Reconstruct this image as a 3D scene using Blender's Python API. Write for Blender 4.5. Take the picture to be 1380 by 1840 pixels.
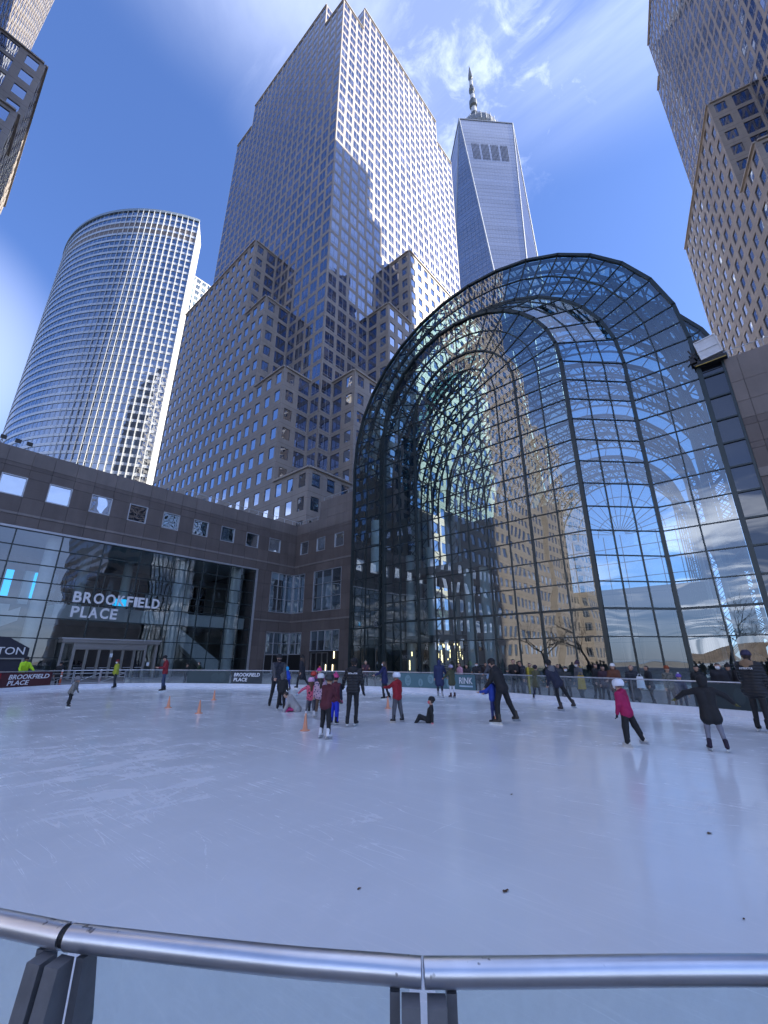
import bpy, bmesh, math, random
import numpy as np
from mathutils import Vector, Matrix, Quaternion

random.seed(7)
rng = np.random.default_rng(11)
R_ = math.radians
scene = bpy.context.scene
for o in list(bpy.data.objects):
    bpy.data.objects.remove(o, do_unlink=True)
COL = scene.collection

# ------------------------------------------------------------------ camera
F_PX, YAW, PITCH, ROLL, EYE = 762.0, R_(49.0), R_(19.27), R_(0.15), 1.7
cy, sy, cp, sp = math.cos(YAW), math.sin(YAW), math.cos(PITCH), math.sin(PITCH)
FW = Vector((sy * cp, cy * cp, sp))
RT0 = Vector((cy, -sy, 0.0))
UP0 = RT0.cross(FW)
RT = RT0 * math.cos(ROLL) + UP0 * math.sin(ROLL)
UP = UP0 * math.cos(ROLL) - RT0 * math.sin(ROLL)
EYEP = Vector((0, 0, EYE))
cam_d = bpy.data.cameras.new('camera')
cam = bpy.data.objects.new('camera', cam_d)
COL.objects.link(cam)
cam.matrix_world = Matrix(((RT.x, UP.x, -FW.x, 0), (RT.y, UP.y, -FW.y, 0), (RT.z, UP.z, -FW.z, EYE), (0, 0, 0, 1)))
cam_d.sensor_fit = 'VERTICAL'
cam_d.sensor_height = 24.0
cam_d.lens = F_PX / 1840.0 * 24.0
cam_d.clip_start = 0.05
cam_d.clip_end = 6000
scene.camera = cam

# ------------------------------------------------------------------ sky, sun, exposure
SUN_AZ, SUN_EL = R_(140.0), R_(34.0)          # azimuth clockwise from +Y
world = bpy.data.worlds.new('World')
scene.world = world
world.use_nodes = True
wn, wl = world.node_tree.nodes, world.node_tree.links
wn.clear()
w_out = wn.new('ShaderNodeOutputWorld')
sky = wn.new('ShaderNodeTexSky')
sky.sky_type = 'NISHITA'
sky.sun_disc = False
sky.sun_elevation = SUN_EL
sky.sun_rotation = SUN_AZ
sky.altitude = 0
sky.air_density = 1.0
sky.dust_density = 0.8
sky.ozone_density = 3.0
SKY_STRENGTH = 0.078
tint = wn.new('ShaderNodeMix'); tint.data_type = 'RGBA'; tint.blend_type = 'MULTIPLY'
tint.inputs[0].default_value = 1.0
tint.inputs[7].default_value = (0.70, 0.98, 1.66, 1)
sgam = wn.new('ShaderNodeGamma'); sgam.inputs['Gamma'].default_value = 0.72   # clear winter air: an even blue over the whole dome
wl.new(sky.outputs[0], sgam.inputs['Color']); wl.new(sgam.outputs[0], tint.inputs[6])
bg_sky = wn.new('ShaderNodeBackground'); bg_sky.inputs['Strength'].default_value = SKY_STRENGTH
wl.new(tint.outputs[2], bg_sky.inputs['Color'])
bg_cl = wn.new('ShaderNodeBackground')
bg_cl.inputs['Color'].default_value = (0.82, 0.88, 1.04, 1)
bg_cl.inputs['Strength'].default_value = 1.25
mixw = wn.new('ShaderNodeMixShader')
wl.new(bg_sky.outputs[0], mixw.inputs[1]); wl.new(bg_cl.outputs[0], mixw.inputs[2])
wl.new(mixw.outputs[0], w_out.inputs['Surface'])
wtc = wn.new('ShaderNodeTexCoord')

def wmath(op, a, b=None, clamp=False):
    n = wn.new('ShaderNodeMath'); n.operation = op; n.use_clamp = clamp
    for i, v in enumerate((a, b)):
        if v is None: continue
        if isinstance(v, (int, float)): n.inputs[i].default_value = v
        else: wl.new(v, n.inputs[i])
    return n.outputs[0]

def wramp(fac, lo, hi, a=0.0, b=1.0):
    n = wn.new('ShaderNodeMapRange'); n.interpolation_type = 'SMOOTHSTEP'
    wl.new(fac, n.inputs[0])
    for i, v in enumerate((lo, hi, a, b)): n.inputs[i + 1].default_value = v
    return n.outputs[0]

def wnoise(vec, scale, detail, rough, dist=0.0, loc=(0, 0, 0), rot=0.0, scl=(1, 1, 1)):
    m = wn.new('ShaderNodeMapping')
    m.inputs['Location'].default_value = loc; m.inputs['Rotation'].default_value = (0, 0, rot); m.inputs['Scale'].default_value = scl
    wl.new(vec, m.inputs['Vector'])
    n = wn.new('ShaderNodeTexNoise'); n.inputs['Scale'].default_value = scale
    n.inputs['Detail'].default_value = detail; n.inputs['Roughness'].default_value = rough; n.inputs['Distortion'].default_value = dist
    wl.new(m.outputs[0], n.inputs['Vector'])
    return n.outputs[0]

wsep = wn.new('ShaderNodeSeparateXYZ'); wl.new(wtc.outputs['Generated'], wsep.inputs[0])
zc = wmath('MAXIMUM', wsep.outputs[2], 0.04)
px_ = wmath('DIVIDE', wsep.outputs[0], zc); py_ = wmath('DIVIDE', wsep.outputs[1], zc)
wcomb = wn.new('ShaderNodeCombineXYZ'); wl.new(px_, wcomb.inputs[0]); wl.new(py_, wcomb.inputs[1])
plane = wcomb.outputs[0]                       # the cloud deck seen as a plane overhead

def near(dirv, lo, hi):
    d = wn.new('ShaderNodeVectorMath'); d.operation = 'DOT_PRODUCT'
    wl.new(wtc.outputs['Generated'], d.inputs[0]); d.inputs[1].default_value = Vector(dirv).normalized()
    return wramp(d.outputs['Value'], lo, hi)

# thin cirrus high up, drawn out in long streaks
n1 = wnoise(plane, 6.0, 10, 0.64, 0.8, (3.1, 1.7, 0), R_(-62), (1.0, 0.24, 1))
n2 = wnoise(plane, 1.6, 4, 0.5, 0.4, (0.4, 2.2, 0))
cirrus = wmath('MULTIPLY', wramp(n1, 0.42, 0.82), wramp(n2, 0.38, 0.62))
cirrus = wmath('MULTIPLY', cirrus, near((0.32, 0.22, 0.92), 0.945, 0.992))
n3 = wnoise(plane, 11.0, 8, 0.66, 0.6, (7.3, 0.2, 0))
puff = wmath('MULTIPLY', wramp(n3, 0.46, 0.72), near((0.41, 0.12, 0.905), 0.972, 0.998))
veil = wmath('MULTIPLY', near((0.30, 0.23, 0.92), 0.945, 1.0), 0.09)
# a bank of cloud low in the north and west
n4 = wnoise(plane, 0.55, 8, 0.6, 0.3, (1.9, 4.4, 0))
low = wmath('MULTIPLY', wramp(n4, 0.44, 0.62), wramp(wsep.outputs[2], 0.44, 0.20))
west = wramp(wmath('MULTIPLY', wsep.outputs[0], -1.0), 0.10, 0.36)
low = wmath('MULTIPLY', low, west)
hazeveil = wmath('MULTIPLY', wmath('MULTIPLY', wramp(wnoise(plane, 0.35, 6, 0.55, 0.4, (5.2, 1.3, 0)), 0.20, 0.62), wramp(wmath('ADD', wmath('MULTIPLY', wsep.outputs[0], -0.75), wmath('MULTIPLY', wsep.outputs[1], -0.65)), 0.02, 0.55)), wmath('MULTIPLY', wramp(wsep.outputs[2], 0.70, 0.35), 0.15))  # thin veil behind the viewer, put in for more light; mirrored in the atrium
over = wmath('MULTIPLY', wmath('MULTIPLY', near((0.02, -0.12, 0.99), 0.78, 0.98), wramp(wnoise(plane, 1.3, 8, 0.6, 0.8, (8.1, 3.3, 0), R_(-62), (1.0, 0.5, 1)), 0.25, 0.70)), 0.38)  # cloud veil overhead, mostly out of view, added to brighten the ice
bank = wmath('MULTIPLY', near((-0.10, 0.87, 0.44), 0.970, 1.0), 0.17)
cl = wmath('ADD', wmath('MULTIPLY', cirrus, 0.20), wmath('MULTIPLY', puff, 0.17))
cl = wmath('ADD', cl, veil)
cl = wmath('MAXIMUM', cl, wmath('MULTIPLY', low, 0.9))
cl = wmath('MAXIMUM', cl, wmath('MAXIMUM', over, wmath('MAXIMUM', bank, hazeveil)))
cl = wmath('MINIMUM', cl, 0.95)
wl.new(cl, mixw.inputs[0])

sun_d = bpy.data.lights.new('sun', 'SUN')
sun_d.energy = 4.8
sun_d.angle = R_(0.5)
sun_d.color = (1.0, 0.93, 0.80)
sun = bpy.data.objects.new('sun', sun_d)
COL.objects.link(sun)
sdir = Vector((math.sin(SUN_AZ) * math.cos(SUN_EL), math.cos(SUN_AZ) * math.cos(SUN_EL), math.sin(SUN_EL)))
sun.rotation_euler = (-sdir).to_track_quat('-Z', 'Y').to_euler()
sun.location = (0, 0, 300)

vs = scene.view_settings
vs.view_transform = 'Standard'; vs.look = 'None'; vs.exposure = 1.6; vs.gamma = 1.0; vs.use_curve_mapping = False
scene.display_settings.display_device = 'sRGB'
cyc = scene.cycles
cyc.use_denoising = True
try: cyc.denoiser = 'OPENIMAGEDENOISE'
except Exception: pass
cyc.max_bounces = 8; cyc.diffuse_bounces = 3; cyc.glossy_bounces = 4; cyc.transmission_bounces = 4; cyc.transparent_max_bounces = 24
cyc.sample_clamp_indirect = 6.0
cyc.caustics_reflective = False; cyc.caustics_refractive = False
cyc.use_adaptive_sampling = True; cyc.adaptive_threshold = 0.02

# ------------------------------------------------------------------ pixel -> place helpers (photo pixels 1380 x 1840)
def pray(x, y): return RT * ((x - 690) / F_PX) + UP * ((920 - y) / F_PX) + FW
def ground(x, y, z=0.0):
    d = pray(x, y); t = (z - EYE) / d.z
    return EYEP + d * t
def at_dist(x, y, D):
    d = pray(x, y); return EYEP + d * (D / math.hypot(d.x, d.y))
def proj(P):
    d = Vector(P) - EYEP; w = d.dot(FW)
    if w < 0.05: return None
    return 690 + F_PX * d.dot(RT) / w, 920 - F_PX * d.dot(UP) / w, w
def quad_pixels(pts):
    q = [proj(p) for p in pts]
    if any(v is None for v in q): return 0.0
    cx = sum(v[0] for v in q) / len(q); cyy = sum(v[1] for v in q) / len(q)
    if not (-60 < cx < 1440 and -60 < cyy < 1900): return 0.0
    a = 0
    for i in range(len(q)):
        a += q[i][0] * q[(i + 1) % len(q)][1] - q[(i + 1) % len(q)][0] * q[i][1]
    return abs(a) / 2

# ------------------------------------------------------------------ materials
MATS = {}
def new_mat(name):
    m = bpy.data.materials.new(name); m.use_nodes = True
    nt = m.node_tree; nt.nodes.clear()
    out = nt.nodes.new('ShaderNodeOutputMaterial')
    MATS[name] = m
    return m, nt, out
def N(nt, t, **kw):
    n = nt.nodes.new(t)
    for k, v in kw.items():
        if k in n.inputs: n.inputs[k].default_value = v
        else: setattr(n, k, v)
    return n
def rgb(h):
    h = h.lstrip('#'); c = [int(h[i:i + 2], 16) / 255 for i in (0, 2, 4)]
    return tuple((x / 12.92 if x <= 0.04045 else ((x + 0.055) / 1.055) ** 2.4) for x in c) + (1,)
def C4(c): return rgb(c) if isinstance(c, str) else (tuple(c) + (1,) if len(c) == 3 else tuple(c))

def basic(name, col, rough=0.6, metal=0.0, var=0.12, scale=3.0, bump=0.0, bscale=40.0, spec=0.5, emit=None, estr=0.0, objvar=0.0):
    """painted / fabric / stone surface: colour with mottling, optional relief"""
    if name in MATS: return MATS[name]
    m, nt, out = new_mat(name)
    c = C4(col)
    p = N(nt, 'ShaderNodeBsdfPrincipled', Roughness=rough, Metallic=metal)
    p.inputs['Specular IOR Level'].default_value = spec
    tc = N(nt, 'ShaderNodeTexCoord')
    nz = N(nt, 'ShaderNodeTexNoise', Scale=scale, Detail=6.0, Roughness=0.6)
    nt.links.new(tc.outputs['Object'], nz.inputs['Vector'])
    mr = N(nt, 'ShaderNodeMapRange'); nt.links.new(nz.outputs[0], mr.inputs[0])
    mr.inputs[1].default_value = 0.3; mr.inputs[2].default_value = 0.7
    mr.inputs[3].default_value = 1 - var; mr.inputs[4].default_value = 1 + var
    fac = mr.outputs[0]
    if objvar:
        oi = N(nt, 'ShaderNodeObjectInfo')
        m2 = N(nt, 'ShaderNodeMapRange'); nt.links.new(oi.outputs['Random'], m2.inputs[0])
        m2.inputs[3].default_value = 1 - objvar; m2.inputs[4].default_value = 1 + objvar
        mu = N(nt, 'ShaderNodeMath', operation='MULTIPLY'); nt.links.new(fac, mu.inputs[0]); nt.links.new(m2.outputs[0], mu.inputs[1]); fac = mu.outputs[0]
    mx = N(nt, 'ShaderNodeVectorMath', operation='SCALE'); mx.inputs[0].default_value = c[:3]; nt.links.new(fac, mx.inputs['Scale'])
    nt.links.new(mx.outputs[0], p.inputs['Base Color'])
    if bump:
        nb = N(nt, 'ShaderNodeTexNoise', Scale=bscale, Detail=3.0)
        nt.links.new(tc.outputs['Object'], nb.inputs['Vector'])
        b = N(nt, 'ShaderNodeBump', Strength=bump, Distance=0.02); nt.links.new(nb.outputs[0], b.inputs['Height'])
        nt.links.new(b.outputs[0], p.inputs['Normal'])
    if emit:
        p.inputs['Emission Color'].default_value = C4(emit); p.inputs['Emission Strength'].default_value = estr
    nt.links.new(p.outputs[0], out.inputs[0])
    return m

def schlick(nt, f0, normal=None, power=5.0):
    lw = N(nt, 'ShaderNodeLayerWeight', Blend=0.5)
    if normal is not None: nt.links.new(normal, lw.inputs['Normal'])
    pw = N(nt, 'ShaderNodeMath', operation='POWER'); nt.links.new(lw.outputs['Facing'], pw.inputs[0]); pw.inputs[1].default_value = power
    mr = N(nt, 'ShaderNodeMapRange'); nt.links.new(pw.outputs[0], mr.inputs[0]); mr.inputs[3].default_value = f0; mr.inputs[4].default_value = 1.0
    return mr.outputs[0]
def wavy(nt, scale, strength, dist=1.0):
    """slightly bowed glass: low-frequency bump, different on every pane"""
    tc = N(nt, 'ShaderNodeNewGeometry')
    oi = N(nt, 'ShaderNodeObjectInfo')
    ad = N(nt, 'ShaderNodeVectorMath', operation='ADD')
    sc = N(nt, 'ShaderNodeVectorMath', operation='SCALE'); sc.inputs[0].default_value = (37.0, 71.0, 13.0)
    nt.links.new(oi.outputs['Random'], sc.inputs['Scale'])
    nt.links.new(tc.outputs['Position'], ad.inputs[0]); nt.links.new(sc.outputs[0], ad.inputs[1])
    nz = N(nt, 'ShaderNodeTexNoise', Scale=scale, Detail=1.0, Roughness=0.4)
    nt.links.new(ad.outputs[0], nz.inputs['Vector'])
    b = N(nt, 'ShaderNodeBump', Strength=strength, Distance=dist)
    nt.links.new(nz.outputs[0], b.inputs['Height'])
    return b.outputs[0]
def clear_glass(name, tint, f0, wscale=0.5, wstr=0.03, gloss=(0.95, 0.97, 1.0), rough=0.0, haze=0.0, power=5.0):
    if name in MATS: return MATS[name]
    m, nt, out = new_mat(name)
    nrm = wavy(nt, wscale, wstr) if wstr else None
    tr = N(nt, 'ShaderNodeBsdfTransparent', Color=C4(tint))
    gl = N(nt, 'ShaderNodeBsdfGlossy', Color=C4(gloss), Roughness=rough)
    if nrm is not None: nt.links.new(nrm, gl.inputs['Normal'])
    mx = N(nt, 'ShaderNodeMixShader')
    nt.links.new(schlick(nt, f0, None, power), mx.inputs[0]); nt.links.new(gl.outputs[0], mx.inputs[2])
    if haze:
        df = N(nt, 'ShaderNodeBsdfDiffuse', Color=(0.6, 0.68, 0.72, 1))
        m2 = N(nt, 'ShaderNodeMixShader'); gp = N(nt, 'ShaderNodeNewGeometry'); hn = N(nt, 'ShaderNodeTexNoise', Scale=3.0, Detail=7.0, Roughness=0.7); nt.links.new(gp.outputs['Position'], hn.inputs[0])
        hr = N(nt, 'ShaderNodeMapRange'); nt.links.new(hn.outputs[0], hr.inputs[0]); hr.inputs[1].default_value = .35; hr.inputs[2].default_value = .72; hr.inputs[3].default_value = haze * .4; hr.inputs[4].default_value = haze * 2.6; nt.links.new(hr.outputs[0], m2.inputs[0])
        nt.links.new(tr.outputs[0], m2.inputs[1]); nt.links.new(df.outputs[0], m2.inputs[2]); nt.links.new(m2.outputs[0], mx.inputs[1])
    else: nt.links.new(tr.outputs[0], mx.inputs[1])
    nt.links.new(mx.outputs[0], out.inputs[0])
    return m
def dark_glass(name, base, f0, gloss=(0.9, 0.94, 1.0), wscale=0.35, wstr=0.02, power=4.0, var=0.5):
    """office window seen from outside: coated mirror-like pane over a dim room"""
    if name in MATS: return MATS[name]
    m, nt, out = new_mat(name)
    nrm = wavy(nt, wscale, wstr)
    geo = N(nt, 'ShaderNodeNewGeometry')
    sn = N(nt, 'ShaderNodeVectorMath', operation='SNAP'); sn.inputs[1].default_value = (2.9, 2.9, 4.0)
    nt.links.new(geo.outputs['Position'], sn.inputs[0])
    wnz = N(nt, 'ShaderNodeTexWhiteNoise'); nt.links.new(sn.outputs[0], wnz.inputs['Vector'])
    mr = N(nt, 'ShaderNodeMapRange'); pw = N(nt, 'ShaderNodeMath', operation='POWER'); nt.links.new(wnz.outputs[0], pw.inputs[0]); pw.inputs[1].default_value = 6.0
    nt.links.new(pw.outputs[0], mr.inputs[0]); mr.inputs[3].default_value = 1 - var; mr.inputs[4].default_value = 1 + var * 12
    vs_ = N(nt, 'ShaderNodeVectorMath', operation='SCALE'); vs_.inputs[0].default_value = C4(base)[:3]; nt.links.new(mr.outputs[0], vs_.inputs['Scale'])
    df = N(nt, 'ShaderNodeBsdfDiffuse'); nt.links.new(vs_.outputs[0], df.inputs['Color'])
    gl = N(nt, 'ShaderNodeBsdfGlossy', Color=C4(gloss), Roughness=0.015)
    nt.links.new(nrm, gl.inputs['Normal'])
    mx = N(nt, 'ShaderNodeMixShader')
    nt.links.new(schlick(nt, f0, None, power), mx.inputs[0]); nt.links.new(df.outputs[0], mx.inputs[1]); nt.links.new(gl.outputs[0], mx.inputs[2])
    nt.links.new(mx.outputs[0], out.inputs[0])
    return m

def stone(name, col, tile=None, var=0.1, rough=0.55, objvar=0.0, joint=0.55, spec=0.35):
    """granite: fine speckle, broad mottling, rain streaks; optional thin panel joints on far walls"""
    if name in MATS: return MATS[name]
    m, nt, out = new_mat(name)
    p = N(nt, 'ShaderNodeBsdfPrincipled', Roughness=rough); p.inputs['Specular IOR Level'].default_value = spec
    g = N(nt, 'ShaderNodeNewGeometry')
    n1 = N(nt, 'ShaderNodeTexNoise', Scale=0.35, Detail=5.0, Roughness=0.6)
    n2 = N(nt, 'ShaderNodeTexNoise', Scale=45.0, Detail=2.0)
    mp = N(nt, 'ShaderNodeMapping'); mp.inputs['Scale'].default_value = (1.6, 1.6, 0.12)
    n3 = N(nt, 'ShaderNodeTexNoise', Scale=1.0, Detail=4.0)
    nt.links.new(g.outputs['Position'], n1.inputs['Vector']); nt.links.new(g.outputs['Position'], n2.inputs['Vector'])
    nt.links.new(g.outputs['Position'], mp.inputs['Vector']); nt.links.new(mp.outputs[0], n3.inputs['Vector'])
    def rng_(src, a):
        r = N(nt, 'ShaderNodeMapRange'); nt.links.new(src, r.inputs[0]); r.inputs[1].default_value = 0.3; r.inputs[2].default_value = 0.7
        r.inputs[3].default_value = 1 - a; r.inputs[4].default_value = 1 + a; return r.outputs[0]
    def mul(a, b):
        r = N(nt, 'ShaderNodeMath', operation='MULTIPLY'); nt.links.new(a, r.inputs[0]); nt.links.new(b, r.inputs[1]); return r.outputs[0]
    f = mul(mul(rng_(n1.outputs[0], var), rng_(n2.outputs[0], 0.10)), rng_(n3.outputs[0], var * 0.7))
    if objvar:
        oi = N(nt, 'ShaderNodeObjectInfo'); r = N(nt, 'ShaderNodeMapRange'); nt.links.new(oi.outputs['Random'], r.inputs[0])
        r.inputs[3].default_value = 1 - objvar; r.inputs[4].default_value = 1 + objvar; f = mul(f, r.outputs[0])
    if tile:
        sep = N(nt, 'ShaderNodeSeparateXYZ'); nt.links.new(g.outputs['Position'], sep.inputs[0])
        def line(src, period, off, w):
            a = N(nt, 'ShaderNodeMath', operation='ADD'); nt.links.new(src, a.inputs[0]); a.inputs[1].default_value = off
            d = N(nt, 'ShaderNodeMath', operation='DIVIDE'); nt.links.new(a.outputs[0], d.inputs[0]); d.inputs[1].default_value = period
            fr = N(nt, 'ShaderNodeMath', operation='FRACT'); nt.links.new(d.outputs[0], fr.inputs[0])
            lt = N(nt, 'ShaderNodeMath', operation='LESS_THAN'); nt.links.new(fr.outputs[0], lt.inputs[0]); lt.inputs[1].default_value = w / period
            return lt.outputs[0]
        mxn = N(nt, 'ShaderNodeMath', operation='MAXIMUM'); nt.links.new(line(sep.outputs[2], tile[0], tile[1], 0.07), mxn.inputs[0])
        nt.links.new(line(sep.outputs[2], tile[0], tile[1] + tile[0] * 0.28, 0.05), mxn.inputs[1])
        jr = N(nt, 'ShaderNodeMapRange'); nt.links.new(mxn.outputs[0], jr.inputs[0]); jr.inputs[3].default_value = 1.0; jr.inputs[4].default_value = joint
        f = mul(f, jr.outputs[0])
    v = N(nt, 'ShaderNodeVectorMath', operation='SCALE'); v.inputs[0].default_value = C4(col)[:3]; nt.links.new(f, v.inputs['Scale'])
    nt.links.new(v.outputs[0], p.inputs['Base Color'])
    nt.links.new(p.outputs[0], out.inputs[0])
    return m

M_TOWER = stone('tower granite', (0.35, 0.305, 0.275), tile=(4.0, 1.5), var=0.08)
M_TOWER_P = stone('tower pier granite', (0.42, 0.37, 0.33), var=0.07)
M_PODIUM = stone('podium granite panel', (0.135, 0.112, 0.104), var=0.14, objvar=0.10)
M_PODIUM_L = stone('pale granite band', (0.22, 0.195, 0.185), var=0.12, objvar=0.06)
M_PARAPET = stone('parapet granite', (0.19, 0.163, 0.152), var=0.12, objvar=0.07)
M_JOINT = basic('dark joint backing', (0.06, 0.055, 0.055), 0.9)
M_WIN_T = dark_glass('tower window glass', (0.020, 0.022, 0.034), 0.46, gloss=(0.50, 0.56, 0.70))
M_WIN_S = dark_glass('punched window glass', (0.012, 0.018, 0.03), 0.50, gloss=(0.78, 0.86, 1.0))
M_WIN_P = dark_glass('podium window glass', (0.03, 0.04, 0.05), 0.50, gloss=(0.86, 0.93, 1.0), wscale=0.7, wstr=0.05)
M_WIN_L = dark_glass('hall window glass', (0.035, 0.05, 0.06), 0.20, gloss=(0.8, 0.9, 1.0), wscale=0.7, wstr=0.03)
M_FRAME = basic('bronze window frame', (0.10, 0.10, 0.11), 0.4, 0.3)
M_FRAME_L = basic('pale window mullion', (0.36, 0.36, 0.37), 0.4, 0.2)
M_PALE_FR = basic('pale aluminium frame', (0.42, 0.43, 0.46), 0.4, 0.5)
M_ROOF = basic('roof gravel', (0.22, 0.21, 0.20), 0.95)
M_STEEL_G = basic('dark green painted steel', (0.018, 0.032, 0.036), 0.35, 0.2, spec=0.6)
M_TRUSS = basic('grey green painted truss', (0.035, 0.052, 0.058), 0.45, 0.1)
M_WG = clear_glass('atrium glass', (0.58, 0.73, 0.76), 0.20, wscale=0.30, wstr=0.018, gloss=(0.92, 0.97, 1.0), power=3.6)
M_VAULT = clear_glass('vault glass', (0.52, 0.70, 0.75), 0.10, wscale=0.4, wstr=0.012, power=4.5)
M_LOBBY = clear_glass('lobby glass', (0.70, 0.80, 0.82), 0.13, wscale=0.35, wstr=0.022, power=4.0)
M_BLACKGL = dark_glass('black spandrel glass', (0.008, 0.009, 0.012), 0.10, wstr=0.02)
M_RAILGL = clear_glass('barrier glass', (0.82, 0.92, 0.92), 0.06, wscale=2.0, wstr=0.004, haze=0.07)
M_WHITE = basic('white painted', (0.74, 0.75, 0.77), 0.45)
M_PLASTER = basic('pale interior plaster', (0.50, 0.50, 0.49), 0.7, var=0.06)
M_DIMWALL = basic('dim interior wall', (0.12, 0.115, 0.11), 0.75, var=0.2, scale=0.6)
M_FLOORIN = basic('polished lobby floor', (0.30, 0.27, 0.24), 0.25, var=0.15, scale=0.5)
M_RAIL = None
def brushed(name, col=(0.74, 0.75, 0.79), rough=0.33):
    m, nt, out = new_mat(name)
    p = N(nt, 'ShaderNodeBsdfPrincipled', Roughness=rough, Metallic=1.0)
    tc = N(nt, 'ShaderNodeTexCoord'); mp = N(nt, 'ShaderNodeMapping'); mp.inputs['Scale'].default_value = (6, 6, 6)
    nz = N(nt, 'ShaderNodeTexNoise', Scale=1.0, Detail=3.0)
    nt.links.new(tc.outputs['Object'], mp.inputs['Vector']); nt.links.new(mp.outputs[0], nz.inputs['Vector'])
    mr = N(nt, 'ShaderNodeMapRange'); nt.links.new(nz.outputs[0], mr.inputs[0]); mr.inputs[3].default_value = rough - 0.03; mr.inputs[4].default_value = rough + 0.05
    nt.links.new(mr.outputs[0], p.inputs['Roughness'])
    n2 = N(nt, 'ShaderNodeTexNoise', Scale=5.0, Detail=4.0, Roughness=0.6)
    nt.links.new(tc.outputs['Object'], n2.inputs['Vector'])
    r2 = N(nt, 'ShaderNodeMapRange'); nt.links.new(n2.outputs[0], r2.inputs[0]); r2.inputs[1].default_value = 0.3; r2.inputs[2].default_value = 0.7; r2.inputs[3].default_value = 0.84; r2.inputs[4].default_value = 1.04
    n4 = N(nt, 'ShaderNodeTexNoise', Scale=38.0, Detail=2.0, Roughness=0.5); nt.links.new(tc.outputs['Object'], n4.inputs[0])
    n5 = N(nt, 'ShaderNodeTexNoise', Scale=4.0, Detail=2.0); nt.links.new(tc.outputs['Object'], n5.inputs[0])
    sm = N(nt, 'ShaderNodeMath', operation='MULTIPLY'); nt.links.new(n4.outputs[0], sm.inputs[0]); nt.links.new(n5.outputs[0], sm.inputs[1])
    r4 = N(nt, 'ShaderNodeMapRange'); nt.links.new(sm.outputs[0], r4.inputs[0]); r4.inputs[1].default_value = .385; r4.inputs[2].default_value = .42; r4.inputs[3].default_value = 1.0; r4.inputs[4].default_value = .35
    sp = N(nt, 'ShaderNodeMath', operation='MULTIPLY'); nt.links.new(r2.outputs[0], sp.inputs[0]); nt.links.new(r4.outputs[0], sp.inputs[1])
    v = N(nt, 'ShaderNodeVectorMath', operation='SCALE'); v.inputs[0].default_value = col; nt.links.new(sp.outputs[0], v.inputs['Scale'])
    nt.links.new(v.outputs[0], p.inputs['Base Color'])
    nt.links.new(p.outputs[0], out.inputs[0])
    return m
M_RAIL = brushed('brushed stainless tube')
M_POST = basic('grey galvanised steel post', (0.17, 0.175, 0.19), 0.5, 0.5, var=0.18, scale=12)

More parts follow.
